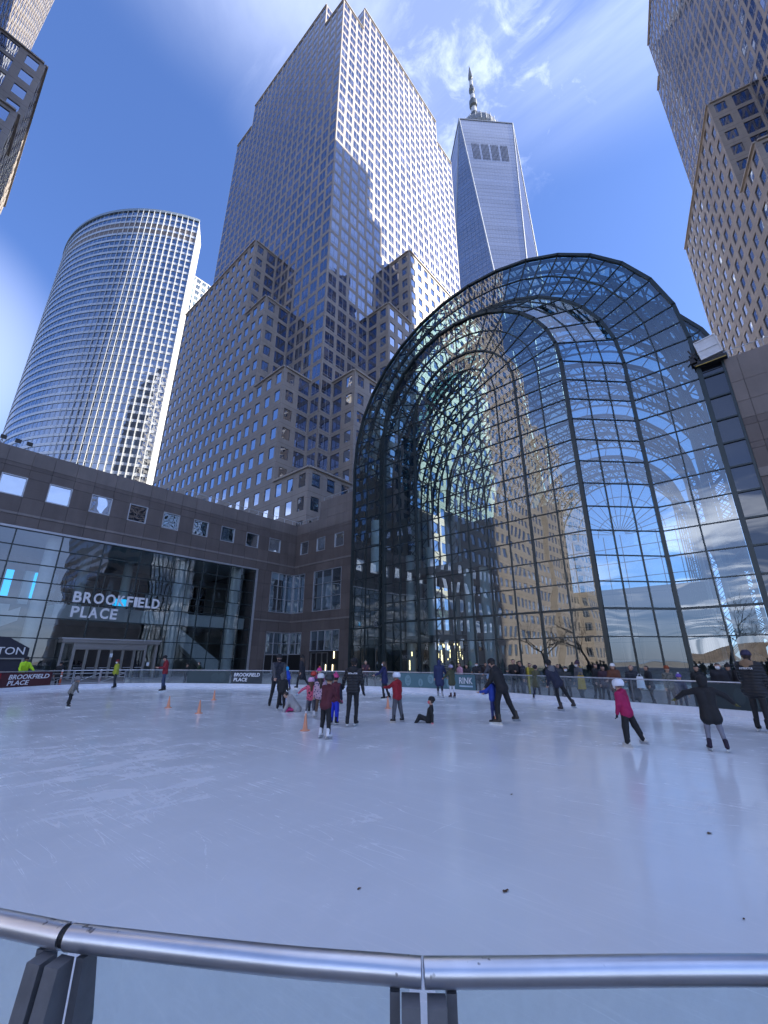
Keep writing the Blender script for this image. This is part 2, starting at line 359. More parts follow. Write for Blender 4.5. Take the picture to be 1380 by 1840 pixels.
# ------------------------------------------------------------------ mesh helpers
class MB:
    def __init__(s): s.v = []; s.f = []; s.m = []
    def quad(s, a, b, c, d, mi=0):
        n = len(s.v); s.v += [tuple(a), tuple(b), tuple(c), tuple(d)]; s.f.append((n, n + 1, n + 2, n + 3)); s.m.append(mi)
    def poly(s, pts, mi=0):
        n = len(s.v); s.v += [tuple(p) for p in pts]; s.f.append(tuple(range(n, n + len(pts)))); s.m.append(mi)
    def hexa(s, P, mi=0):
        n = len(s.v); s.v += [tuple(p) for p in P]
        for q in ((0, 3, 2, 1), (4, 5, 6, 7), (0, 1, 5, 4), (1, 2, 6, 5), (2, 3, 7, 6), (3, 0, 4, 7)):
            s.f.append(tuple(n + i for i in q)); s.m.append(mi)
    def box(s, a, b, mi=0):
        (x0, y0, z0), (x1, y1, z1) = a, b
        s.hexa([(x0, y0, z0), (x1, y0, z0), (x1, y1, z0), (x0, y1, z0), (x0, y0, z1), (x1, y0, z1), (x1, y1, z1), (x0, y1, z1)], mi)
    def bar(s, a, b, w, h, up=(0, 0, 1), mi=0):
        a = Vector(a); b = Vector(b); d = (b - a).normalized(); u = Vector(up)
        if abs(d.dot(u)) > 0.98: u = Vector((1, 0, 0))
        sd = d.cross(u).normalized() * (w / 2); u2 = sd.cross(d).normalized() * (h / 2)
        s.hexa([a - sd - u2, a + sd - u2, a + sd + u2, a - sd + u2, b - sd - u2, b + sd - u2, b + sd + u2, b - sd + u2], mi)
    def tube(s, pts, r, n=8, mi=0, caps=True):
        pts = [Vector(p) for p in pts]; rs = r if isinstance(r, (list, tuple)) else [r] * len(pts)
        base = len(s.v); prev = None
        for i, p in enumerate(pts):
            d = (pts[min(i + 1, len(pts) - 1)] - pts[max(i - 1, 0)]).normalized()
            if prev is None:
                u = Vector((0, 0, 1)) if abs(d.z) < 0.9 else Vector((1, 0, 0))
                u = (u - d * u.dot(d)).normalized()
            else: u = (prev - d * prev.dot(d)).normalized()
            prev = u; w = d.cross(u)
            for k in range(n):
                a = 2 * math.pi * k / n; s.v.append(tuple(p + (u * math.cos(a) + w * math.sin(a)) * rs[i]))
        for i in range(len(pts) - 1):
            for k in range(n):
                k2 = (k + 1) % n
                s.f.append((base + i * n + k, base + i * n + k2, base + (i + 1) * n + k2, base + (i + 1) * n + k)); s.m.append(mi)
        if caps:
            m = len(s.v); e = base + (len(pts) - 1) * n     # caps get vertices of their own so the barrel shades cleanly
            s.v += s.v[base:base + n] + s.v[e:e + n]
            s.f.append(tuple(m + k for k in reversed(range(n)))); s.m.append(mi)
            s.f.append(tuple(m + n + k for k in range(n))); s.m.append(mi)
    def lathe(s, prof, c=(0, 0, 0), n=16, mi=0):
        base = len(s.v)
        for r, z in prof:
            for k in range(n):
                a = 2 * math.pi * k / n; s.v.append((c[0] + r * math.cos(a), c[1] + r * math.sin(a), c[2] + z))
        for i in range(len(prof) - 1):
            for k in range(n):
                k2 = (k + 1) % n; s.f.append((base + i * n + k, base + i * n + k2, base + (i + 1) * n + k2, base + (i + 1) * n + k)); s.m.append(mi)
    def prism(s, pts, off, mi=0):
        off = Vector(off); n = len(pts); b = len(s.v)
        s.v += [tuple(p) for p in pts] + [tuple(Vector(p) + off) for p in pts]
        s.f.append(tuple(b + i for i in range(n))); s.m.append(mi); s.f.append(tuple(b + n + i for i in reversed(range(n)))); s.m.append(mi)
        for i in range(n):
            j = (i + 1) % n; s.f.append((b + i, b + j, b + n + j, b + n + i)); s.m.append(mi)
    def mesh(s, name, mats, smooth=False):
        me = bpy.data.meshes.new(name); me.from_pydata(s.v, [], s.f)
        for m in (mats if isinstance(mats, (list, tuple)) else [mats]): me.materials.append(m)
        if any(s.m): me.polygons.foreach_set('material_index', s.m)
        if smooth: me.polygons.foreach_set('use_smooth', [True] * len(me.polygons))
        me.update(); return me
    def build(s, name, mats, parent=None, smooth=False, kind=None, label=None):
        o = bpy.data.objects.new(name, s.mesh(name, mats, smooth)); COL.objects.link(o)
        attach(o, parent)
        if kind: o['kind'] = kind
        if label: o['label'] = label
        return o

WORLD_LOC = {}
def attach(o, parent, world=True):
    """parent without moving: things are Empties that only translate; `world` = the mesh is in world coordinates"""
    if parent is None: return o
    o.parent = parent
    if world: o.location = o.location - WORLD_LOC.get(parent.name, Vector((0, 0, 0)))
    WORLD_LOC[o.name] = Vector((0, 0, 0)) if world else WORLD_LOC.get(parent.name, Vector((0, 0, 0)))
    return o
def thing(name, label, cat, loc=(0, 0, 0), group=None, rotz=0.0):
    o = bpy.data.objects.new(name, None); COL.objects.link(o); o.empty_display_size = 0.3
    o.location = loc; o.rotation_euler = (0, 0, rotz); o['label'] = label; o['category'] = cat
    if group: o['group'] = group
    WORLD_LOC[o.name] = Vector(loc)
    return o
def tag(o, label, cat, group=None):
    o['label'] = label; o['category'] = cat
    if group: o['group'] = group
    return o
def struct(o): o['kind'] = 'structure'; return o

_unit = {}
def unit_box(mat):
    if mat.name not in _unit:
        b = MB(); b.box((-.5, -.5, -.5), (.5, .5, .5)); _unit[mat.name] = b.mesh('unit block ' + mat.name, mat)
    return _unit[mat.name]
_uq = {}
def unit_quad(mat):
    if mat.name not in _uq:
        b = MB(); b.quad((-.5, 0, -.5), (.5, 0, -.5), (.5, 0, .5), (-.5, 0, .5)); _uq[mat.name] = b.mesh('unit sheet ' + mat.name, mat)
    return _uq[mat.name]
def place(name, mesh, parent, M):
    """one piece sharing mesh data, at world matrix M"""
    o = bpy.data.objects.new(name, mesh); COL.objects.link(o)
    o.parent = parent
    L = WORLD_LOC.get(parent.name, Vector((0, 0, 0))) if parent else Vector((0, 0, 0))
    o.matrix_basis = Matrix.Translation(-L) @ M
    return o
def axes_matrix(c, ex, ey, ez):
    return Matrix(((ex[0], ey[0], ez[0], c[0]), (ex[1], ey[1], ez[1], c[1]), (ex[2], ey[2], ez[2], c[2]), (0, 0, 0, 1)))
def piece_box(name, mat, parent, a, b):
    c = [(p + q) / 2 for p, q in zip(a, b)]; s = [max(abs(q - p), 1e-4) for p, q in zip(a, b)]
    return place(name, unit_box(mat), parent, Matrix.Translation(c) @ Matrix.Diagonal((*s, 1)))
def piece_bar(name, mat, parent, a, b, w, h, up=(0, 0, 1)):
    a = Vector(a); b = Vector(b); d = b - a; L = d.length; d.normalize(); u = Vector(up)
    if abs(d.dot(u)) > 0.98: u = Vector((1, 0, 0))
    sd = d.cross(u).normalized(); u2 = sd.cross(d).normalized()
    return place(name, unit_box(mat), parent, axes_matrix((a + b) / 2, sd * w, d * L, u2 * h))
def child_mesh(name, me, parent):
    o = bpy.data.objects.new(name, me); COL.objects.link(o); o.parent = parent; return o

# ------------------------------------------------------------------ text
def text_mesh(body, size, depth=0.02, bold=0.0, shear=0.0, spacing=1.0, name='lettering'):
    cu = bpy.data.curves.new(name, 'FONT'); cu.body = body; cu.size = size; cu.extrude = depth / 2; cu.offset = bold
    cu.shear = shear; cu.space_character = spacing; cu.resolution_u = 3
    ob = bpy.data.objects.new(name, cu); COL.objects.link(ob)
    dg = bpy.context.evaluated_depsgraph_get()
    me = bpy.data.meshes.new_from_object(ob.evaluated_get(dg))
    bpy.data.objects.remove(ob, do_unlink=True); bpy.data.curves.remove(cu)
    return me
def text_on(name, body, size, parent, origin, ex, ez, mat, depth=0.02, bold=0.0, shear=0.0, spacing=1.0, width=None):
    """letters in the plane spanned by ex (reading direction) and ez (up), lower left corner at origin, world coordinates"""
    me = text_mesh(body, size, depth, bold, shear, spacing)
    n = len(me.vertices); co = np.empty(n * 3); me.vertices.foreach_get('co', co); co = co.reshape(-1, 3)
    mn = co.min(0); mx = co.max(0)
    co[:, 0] -= mn[0]; co[:, 1] -= mn[1]
    if width: co[:, 0] *= width / (mx[0] - mn[0])
    ex = np.array(ex); ez = np.array(ez); nn = np.cross(ex, ez)
    w = np.array(origin) + co[:, :1] * ex + co[:, 1:2] * ez + co[:, 2:] * nn
    me.vertices.foreach_set('co', w.ravel()); me.update(); me.materials.clear(); me.materials.append(mat)
    o = bpy.data.objects.new(name, me); COL.objects.link(o); attach(o, parent); return o

# ------------------------------------------------------------------ gridded facades
class Facade:
    """collects walls with real openings; windows are kept as rectangles and built afterwards, the 300 largest one by one"""
    def __init__(s, root): s.root = root; s.wall = MB(); s.wins = []; s.plain = MB()
    def face(s, P0, d, n, W, z0, z1, style, bay=3.0, fl=4.0, zoff=2.5, rec=None):
        rec = rec if rec is not None else (0.07 if style == 'shaft' else 0.16)
        d = Vector(d); n = Vector(n); P0 = Vector(P0)
        nb = max(1, round(W / bay)); bw = W / nb
        k0 = math.floor((z0 - zoff) / fl + 1e-6); rows = []
        z = zoff + k0 * fl
        while z < z1 - 1e-3:
            rows.append((max(z, z0), min(z + fl, z1), z)); z += fl
        if style == 'shaft': wx, ws, wh = bw - 0.72, 0.42, 3.02
        elif style == 'glassy': wx, ws, wh = bw - 0.62, 0.45, 3.1
        else: wx, ws, wh = 1.72, 1.0, 2.32
        up = Vector((0, 0, 1))
        for (a, b, z) in rows:
            for i in range(nb):
                x0 = i * bw; x1 = x0 + bw; c = (x0 + x1) / 2
                def pt(x, zz, dep=0.0): return P0 + d * x + up * (zz - P0.z) - n * dep
                w0, w1, s0, s1 = c - wx / 2, c + wx / 2, z + ws, z + ws + wh
                if s0 < a + 0.05 or s1 > b - 0.05:
                    if b - a < fl - 0.2 and not (s0 >= a and s1 <= b):
                        s.wall.quad(pt(x0, a), pt(x1, a), pt(x1, b), pt(x0, b)); continue
                s.wall.quad(pt(x0, a), pt(x1, a), pt(x1, s0), pt(x0, s0)); s.wall.quad(pt(x0, s1), pt(x1, s1), pt(x1, b), pt(x0, b))
                s.wall.quad(pt(x0, s0), pt(w0, s0), pt(w0, s1), pt(x0, s1)); s.wall.quad(pt(w1, s0), pt(x1, s0), pt(x1, s1), pt(w1, s1))
                s.wall.quad(pt(w0, s0), pt(w1, s0), pt(w1, s0, rec), pt(w0, s0, rec)); s.wall.quad(pt(w0, s1, rec), pt(w1, s1, rec), pt(w1, s1), pt(w0, s1))
                s.wall.quad(pt(w0, s0), pt(w0, s0, rec), pt(w0, s1, rec), pt(w0, s1)); s.wall.quad(pt(w1, s0, rec), pt(w1, s0), pt(w1, s1), pt(w1, s1, rec))
                cc = pt(c, (s0 + s1) / 2, rec)
                s.wins.append((cc, d.copy(), n.copy(), wx, wh, style))
    def slab(s, P0, d, n, W, z0, z1):
        d = Vector(d); P0 = Vector(P0)
        a = P0.copy(); a.z = z0; b = a + d * W; s.plain.quad(a, b, b + Vector((0, 0, z1 - z0)), a + Vector((0, 0, z1 - z0)))
    def roof(s, pts, z): s.plain.poly([(p[0], p[1], z) for p in pts], 1)
    def win_mb(s, mb, c, d, n, w, h, style):
        up = Vector((0, 0, 1))
        def pt(x, z, o=0.0): return c + d * x + up * z + n * o
        mb.quad(pt(-w / 2, -h / 2, .03), pt(w / 2, -h / 2, .03), pt(w / 2, h / 2, .03), pt(-w / 2, h / 2, .03), 0)
        t = 0.07
        if style in ('shaft', 'glassy'):
            mb.bar(pt(0, -h / 2, .04), pt(0, h / 2, .04), 0.07, 0.04, n, 1)
            mb.bar(pt(-w / 2, -h / 2 + h * .2, .04), pt(w / 2, -h / 2 + h * .2, .04), 0.06, 0.04, n, 1)
        for a, b in (((-w / 2, -h / 2), (w / 2, -h / 2)), ((-w / 2, h / 2), (w / 2, h / 2)), ((-w / 2, -h / 2), (-w / 2, h / 2)), ((w / 2, -h / 2), (w / 2, h / 2))):
            mb.bar(pt(a[0], a[1], .035), pt(b[0], b[1], .035), t, .05, n, 1)
    def finish(s, wall_mat, glass, glass_s, nmax=290):
        s.wall.build('stone_facing', wall_mat, s.root)
        if s.plain.f: s.plain.build('rear_wall', [wall_mat, M_ROOF], s.root)
        sc = []
        for w in s.wins:
            c, d, n, ww, hh, st = w
            vis = n.dot(EYEP - c) > 0
            q = [c + d * (a * ww / 2) + Vector((0, 0, b * hh / 2)) for a, b in ((-1, -1), (1, -1), (1, 1), (-1, 1))]
            sc.append(quad_pixels(q) if vis else 0.0)
        order = sorted(range(len(s.wins)), key=lambda i: -sc[i])
        cache = {}; rest = MB(); rest_s = MB()
        for k, i in enumerate(order):
            c, d, n, ww, hh, st = s.wins[i]
            if k < nmax and sc[i] > 4:
                key = (round(ww, 2), round(hh, 2), st)
                if key not in cache:
                    b = MB(); s.win_mb(b, Vector((0, 0, 0)), Vector((1, 0, 0)), Vector((0, -1, 0)), ww, hh, st)
                    cache[key] = b.mesh('window ' + st, [glass if st != 'punch' else glass_s, M_FRAME_L if st == 'shaft' else M_FRAME])
                # tiny out-of-true setting of each pane makes the reflections break from one to the next
                ey = -n; jit = (random.random() - .5) * 0.006; jz = (random.random() - .5) * 0.006
                ex2 = (d + n * jit).normalized(); ez2 = (Vector((0, 0, 1)) + n * jz).normalized()
                place('window', cache[key], s.root, axes_matrix(c, ex2, ey, ez2))
            else:
                b = rest if st != 'punch' else rest_s
                b_c = c
                up = Vector((0, 0, 1)); h2 = hh / 2; w2 = ww / 2
                b.quad(c - d * w2 - up * h2 + n * .03, c + d * w2 - up * h2 + n * .03, c + d * w2 + up * h2 + n * .03, c - d * w2 + up * h2 + n * .03, 0)
                if st != 'punch' and sc[i] > 0:
                    b.bar(c - up * h2 + n * .04, c + up * h2 + n * .04, 0.07, 0.04, n, 1)
                    b.bar(c - d * w2 - up * (h2 * .6) + n * .04, c + d * w2 - up * (h2 * .6) + n * .04, 0.06, 0.04, n, 1)
        if rest.f: rest.build('curtain_window', [glass, M_FRAME_L], s.root, kind='stuff')
        if rest_s.f: rest_s.build('punched_window', [glass_s, M_FRAME], s.root, kind='stuff')

def wfc_tower(root, O, e1, e2, n1, n2, L, hs, top, crown, roofz_far=None, notch=8.6, far_notch=10.0, wing_end1=None, wing_end2=None, piers=True):
    """stepped granite tower. O corner; e1, e2 along the two street faces; face A lies along e2 (outward n1), face B along e1 (outward n2)"""
    O = Vector((O[0], O[1], 0)); e1 = Vector((*e1, 0)); e2 = Vector((*e2, 0)); n1 = Vector((*n1, 0)); n2 = Vector((*n2, 0))
    F = Facade(root); s = 6.4
    b = [0.0, 9.5, 19.4, 27.8]
    we1 = wing_end1 or L; we2 = wing_end2 or L
    def P(u, v, z=0): return O + e1 * u + e2 * v + Vector((0, 0, z))
    ends = b[1:] + [None]
    for k in range(4):
        v1 = ends[k] if ends[k] else we2
        F.face(P(0, b[k]), e2, n1, v1 - b[k], 0, hs[k], 'punch')
        u1 = ends[k] if ends[k] else we1
        F.face(P(b[k], 0), e1, n2, u1 - b[k], 0, hs[k], 'punch')
        if k > 0:
            z0 = hs[k - 1]
            F.face(P(0, b[k]), e1, n2, 3.3, z0, hs[k], 'punch'); F.face(P(3.3, b[k]), e1, n2, s - 3.3, z0, hs[k], 'glassy')
            F.face(P(b[k], 0), e2, n1, 3.3, z0, hs[k], 'punch'); F.face(P(b[k], 3.3), e2, n1, s - 3.3, z0, hs[k], 'glassy')
        z0r = hs[k]
        F.roof([P(0, b[k]), P(s, b[k]), P(s, v1), P(0, v1)], hs[k] - 0.25); F.roof([P(b[k], 0), P(u1, 0), P(u1, s), P(b[k], s)], hs[k] - 0.25)
    # wing far ends
    F.slab(P(0, we2), e1, e2, s, 0, hs[3]); F.slab(P(we1, 0), e2, e1, s, 0, hs[3])
    # shaft: visible band of the two faces above the wings
    T = L; c1 = s + notch; fn = T - far_notch
    def shaft(face):
        if face == 'A': f = lambda a, bb, z0, z1: F.face(P(s, a), e2, n1, bb - a, z0, z1, 'shaft')
        else: f = lambda a, bb, z0, z1: F.face(P(a, s), e1, n2, bb - a, z0, z1, 'shaft')
        bw = 2.98
        f(s, b[1] , hs[0], hs[1]); f(s, b[2], hs[1], hs[2]); f(s, b[3], hs[2], hs[3])
        f(s, c1, hs[3], top); f(c1, fn, hs[3], crown); f(fn, T, hs[3], top)
    shaft('A'); shaft('B')
    # notch walls in the crown
    F.face(P(s, c1), e1, n2, 8.6, top, crown, 'shaft'); F.face(P(c1, s), e2, n1, 8.6, top, crown, 'shaft')
    F.roof([P(s, s), P(c1, s), P(c1, c1), P(s, c1)], top - .2)
    F.roof([P(c1, s), P(fn, s), P(fn, fn), P(s, fn), P(s, c1), P(c1, c1)], crown - .2)
    F.roof([P(fn, s), P(T, s), P(T, T), P(s, T), P(s, fn), P(fn, fn)], top - .2)
    F.slab(P(s, T), e1, e2, T - s, 0, top); F.slab(P(T, s), e2, e1, T - s, 0, top)
    F.slab(P(s, fn), e1, e2, fn - s, top, crown); F.slab(P(fn, s), e2, e1, fn - s, top, crown)
    # copings: a thin proud edge on every step
    def cb(a, b, w, h): piece_bar('parapet_coping', M_TOWER_P, root, a, b, w, h)
    for k in range(4):
        v1 = ends[k] if ends[k] else we2; u1 = ends[k] if ends[k] else we1
        z = hs[k] + 0.12
        cb(P(0, b[k] - 0.06, z) - n1 * -0.05, P(0, v1, z) - n1 * -0.05, 0.5, 0.3); cb(P(b[k] - 0.06, 0, z) + n2 * .05, P(u1, 0, z) + n2 * .05, 0.5, 0.3)
        if k: cb(P(0.3, b[k], z) + n2 * .05, P(s, b[k], z) + n2 * .05, 0.5, 0.3); cb(P(b[k], 0.3, z) + n1 * .05, P(b[k], s, z) + n1 * .05, 0.5, 0.3)
    for a, bb, z in ((s, c1, top), (c1, fn, crown), (fn, T, top)):
        cb(P(s, a, z + .1) + n1 * .03, P(s, bb, z + .1) + n1 * .03, 0.5, 0.3); cb(P(a, s, z + .1) + n2 * .03, P(bb, s, z + .1) + n2 * .03, 0.5, 0.3)
    F.finish(M_TOWER, M_WIN_T, M_WIN_S)
    return F

# ------------------------------------------------------------------ ground, river, far shore
def sheet(name, pts, z, mat):
    b = MB(); b.poly([(x, y, z) for x, y in pts]); return struct(b.build(name, mat))
def paving(name, col, size):
    m, nt, out = new_mat(name)
    p = N(nt, 'ShaderNodeBsdfPrincipled', Roughness=0.7)
    g = N(nt, 'ShaderNodeNewGeometry')
    br = N(nt, 'ShaderNodeTexBrick', Scale=1.0); br.offset = 0.5
    br.inputs['Color1'].default_value = C4(col); br.inputs['Color2'].default_value = C4([c * 0.85 for c in col]); br.inputs['Mortar'].default_value = C4([c * 0.45 for c in col])
    br.inputs['Brick Width'].default_value = size; br.inputs['Row Height'].default_value = size; br.inputs['Mortar Size'].default_value = 0.012
    nt.links.new(g.outputs['Position'], br.inputs['Vector']); nt.links.new(br.outputs[0], p.inputs['Base Color']); nt.links.new(p.outputs[0], out.inputs[0])
    return m
M_PAVE = paving('plaza paving', (0.23, 0.22, 0.215), 0.9)
sheet('ground', [(-3000, -3000), (3000, -3000), (3000, 3000), (-3000, 3000)], -0.6, basic('distant ground', (0.16, 0.15, 0.14), 0.95))
M_WATER = basic('river water', (0.05, 0.07, 0.08), 0.12, var=0.1)
sheet('water', [(-1500, -2500), (-95, -2500), (-95, 2500), (-1500, 2500)], -0.4, M_WATER)
sheet('plaza_pavement', [(-90, -150), (140, -150), (140, 160), (-90, 160)], -0.05, M_PAVE)
# ------------------------------------------------------------------ towers
hsT = [30.5, 54.5, 78.5, 102.5]
t = thing('granite_office_tower', 'tall stepped granite tower in the middle, left face shaded, right face in bright sun', 'skyscraper', (38.2, 48.9, 0))
wfc_tower(t, (38.2, 48.9), (1, 0), (0, 1), (-1, 0), (0, -1), 66.0, hsT, 190.5, 202.5)
t = thing('granite_office_tower', 'granite office tower cut off by the right edge of the photo, lozenge pattern of windows', 'skyscraper', (52.1, -19.5, 0))
wfc_tower(t, (52.1, -19.5), (.9744, .225), (.225, -.9744), (-.9744, -.225), (-.225, .9744), 66.0, hsT, 170.5, 186.5, notch=20, far_notch=4.0, wing_end1=62.0)
b = MB(); b.lathe([(23, 184), (23, 190), (22.5, 196), (20.5, 203), (16.5, 209), (10.5, 213.5), (4, 215.5), (0, 216)], (95.3, -46.5, 0), 32); b.build('copper_dome', basic('green copper dome', (0.16, 0.24, 0.21), .6), t, smooth=True)
t = thing('granite_office_tower', 'granite office tower of which only a sliver shows in the top left corner', 'skyscraper', (-5.6, 48.2, 0))
wfc_tower(t, (-5.6, 48.2), (-1, 0), (0, 1), (1, 0), (0, -1), 66.0, hsT, 190.5, 202.5)
# the tower south of the rink that keeps the ice in shade
t = thing('granite_office_tower', 'granite office tower south of the rink, behind the viewer', 'skyscraper', (58, -112, 0))
F = Facade(t)
for P0, d, n, W in (((58, -112, 0), (1, 0, 0), (0, 1, 0), 92), ((58, -178, 0), (0, 1, 0), (-1, 0, 0), 66)):
    F.face(P0, d, n, W, 0, 130.0, 'shaft', bay=4.4, fl=5.5)
F.slab((58, -178, 0), (1, 0, 0), (0, -1, 0), 92, 0, 130); F.slab((150, -178, 0), (0, 1, 0), (1, 0, 0), 66, 0, 130)
F.roof([(58, -112), (150, -112), (150, -178), (58, -178)], 129.9)
F.finish(M_TOWER, M_WIN_T, M_WIN_S, nmax=0)

t = thing('granite_office_block', 'broad granite office block west of the corner tower, seen mirrored in the atrium', 'office building', (-74, 48, 0))
F = Facade(t)
F.face((-74, 47.5, 0), (-1, 0, 0), (0, -1, 0), 21, 0, 82.5, 'punch'); F.face((-95, 44.0, 0), (-1, 0, 0), (0, -1, 0), 27, 0, 62.5, 'punch'); F.face((-95, 44, 0), (0, 1, 0), (1, 0, 0), 6, 0, 62.5, 'punch')
F.slab((-74, 47.5, 0), (0, 1, 0), (1, 0, 0), 40, 0, 82.5); F.slab((-122, 44, 0), (0, 1, 0), (1, 0, 0), 40, 0, 62.5); F.roof([(-74, 47.5), (-95, 47.5), (-95, 87), (-74, 87)], 82.4); F.roof([(-95, 44), (-122, 44), (-122, 87), (-95, 87)], 62.4)
F.finish(M_TOWER, M_WIN_T, M_WIN_S, nmax=0)

# ------------------------------------------------------------------ curved glass office tower
def curved_tower():
    cx, cyy, Rr, H = 93.7, 254.5, 77.9, 226.0
    t = thing('curved_glass_tower', 'curved glass office tower with white floor bands, far left', 'skyscraper', (60, 200, 0))
    a0, a1, nseg = R_(243.6), R_(150.0), 46
    fl = 4.2; nfl = int(H / fl)
    def pt(i, r, z): a = a0 + (a1 - a0) * i / nseg; return (cx + r * math.cos(a), cyy + r * math.sin(a), z)
    glass = dark_glass('blue curtain glass', (0.02, 0.03, 0.05), 0.38, gloss=(0.80, 0.88, 1.0), wstr=0.015)
    band = basic('pale aluminium spandrel', (0.50, 0.53, 0.57), 0.35, 0.35, var=0.06)
    fin = basic('white aluminium fin', (0.55, 0.56, 0.56), 0.4, 0.1, var=0.04)
    sl = basic('grey louvre', (0.16, 0.14, 0.14), 0.6)
    for k in range(nfl):
        z = H - (k + 1) * fl
        if z < 18: break
        g = MB()
        for i in range(nseg): g.quad(pt(i, Rr, z + 1.35), pt(i + 1, Rr, z + 1.35), pt(i + 1, Rr, z + fl), pt(i, Rr, z + fl))
        g.build('window_band', sl if k in (2, 3) else glass, t)
        g = MB()
        for i in range(nseg):
            g.quad(pt(i, Rr + .25, z), pt(i + 1, Rr + .25, z), pt(i + 1, Rr + .25, z + 1.35), pt(i, Rr + .25, z + 1.35))
            g.quad(pt(i, Rr, z), pt(i + 1, Rr, z), pt(i + 1, Rr + .25, z), pt(i, Rr + .25, z)); g.quad(pt(i, Rr + .25, z + 1.35), pt(i + 1, Rr + .25, z + 1.35), pt(i + 1, Rr, z + 1.35), pt(i, Rr, z + 1.35))
        g.build('spandrel_band', band, t)
    for i in range(nseg + 1):
        p = pt(i, Rr + .32, 0); a = a0 + (a1 - a0) * i / nseg
        dep = 0.50 if i < 11 else max(0.08, 0.50 - (i - 10) * .07)
        q = MB(); d = Vector((math.cos(a), math.sin(a), 0)); w = Vector((-d.y, d.x, 0)) * (0.13 if i < 14 else .05)
        c = Vector((cx, cyy, 0)) + d * (Rr + .2)
        o = d * dep
        q.hexa([c - w + Vector((0, 0, 18)), c + w + Vector((0, 0, 18)), c + w + o + Vector((0, 0, 18)), c - w + o + Vector((0, 0, 18)),
                c - w + Vector((0, 0, H + .6)), c + w + Vector((0, 0, H + .6)), c + w + o + Vector((0, 0, H + .6)), c - w + o + Vector((0, 0, H + .6))])
        q.build('vertical_fin', fin, t)
    q = MB()
    for i in range(nseg): q.hexa([pt(i, Rr - .2, H), pt(i + 1, Rr - .2, H), pt(i + 1, Rr + .6, H), pt(i, Rr + .6, H), pt(i, Rr - .2, H + 1.6), pt(i + 1, Rr - .2, H + 1.6), pt(i + 1, Rr + .6, H + 1.6), pt(i, Rr + .6, H + 1.6)])
    q.build('roof_rail', basic('blue grey cap', (0.25, 0.30, 0.34), 0.4, 0.3), t)
    q = MB(); q.poly([pt(i, Rr, H) for i in range(nseg + 1)] + [(70, 290, H), (66, 257, H), (66, 197, H)]); q.build('roof', M_ROOF, t)
    e = Vector(pt(0, Rr, 0))
    F = Facade(t)
    F.slab(e, Vector((66 - e.x, 197 - e.y, 0)).normalized(), (1, 0, 0), math.hypot(66 - e.x, 197 - e.y), 0, H)
    F.slab((66, 197, 0), (0, 1, 0), (1, 0, 0), 60, 0, H)
    F.face((64, 196.5, 0), (1, 0, 0), (0, -1, 0), 42, 0, 202.5, 'shaft', bay=3.0, fl=4.0)
    F.slab((106, 196.5, 0), (0, 1, 0), (1, 0, 0), 60, 0, 202.5); F.roof([(64, 196.5), (106, 196.5), (106, 256), (64, 256)], 202.5)
    F.finish(basic('pale stone end wall', (0.62, 0.61, 0.57), 0.6, var=0.05), dark_glass('green grey window glass', (0.06, 0.075, 0.07), 0.30, gloss=(0.85, 0.95, 0.9)), M_WIN_S, nmax=120)
curved_tower()

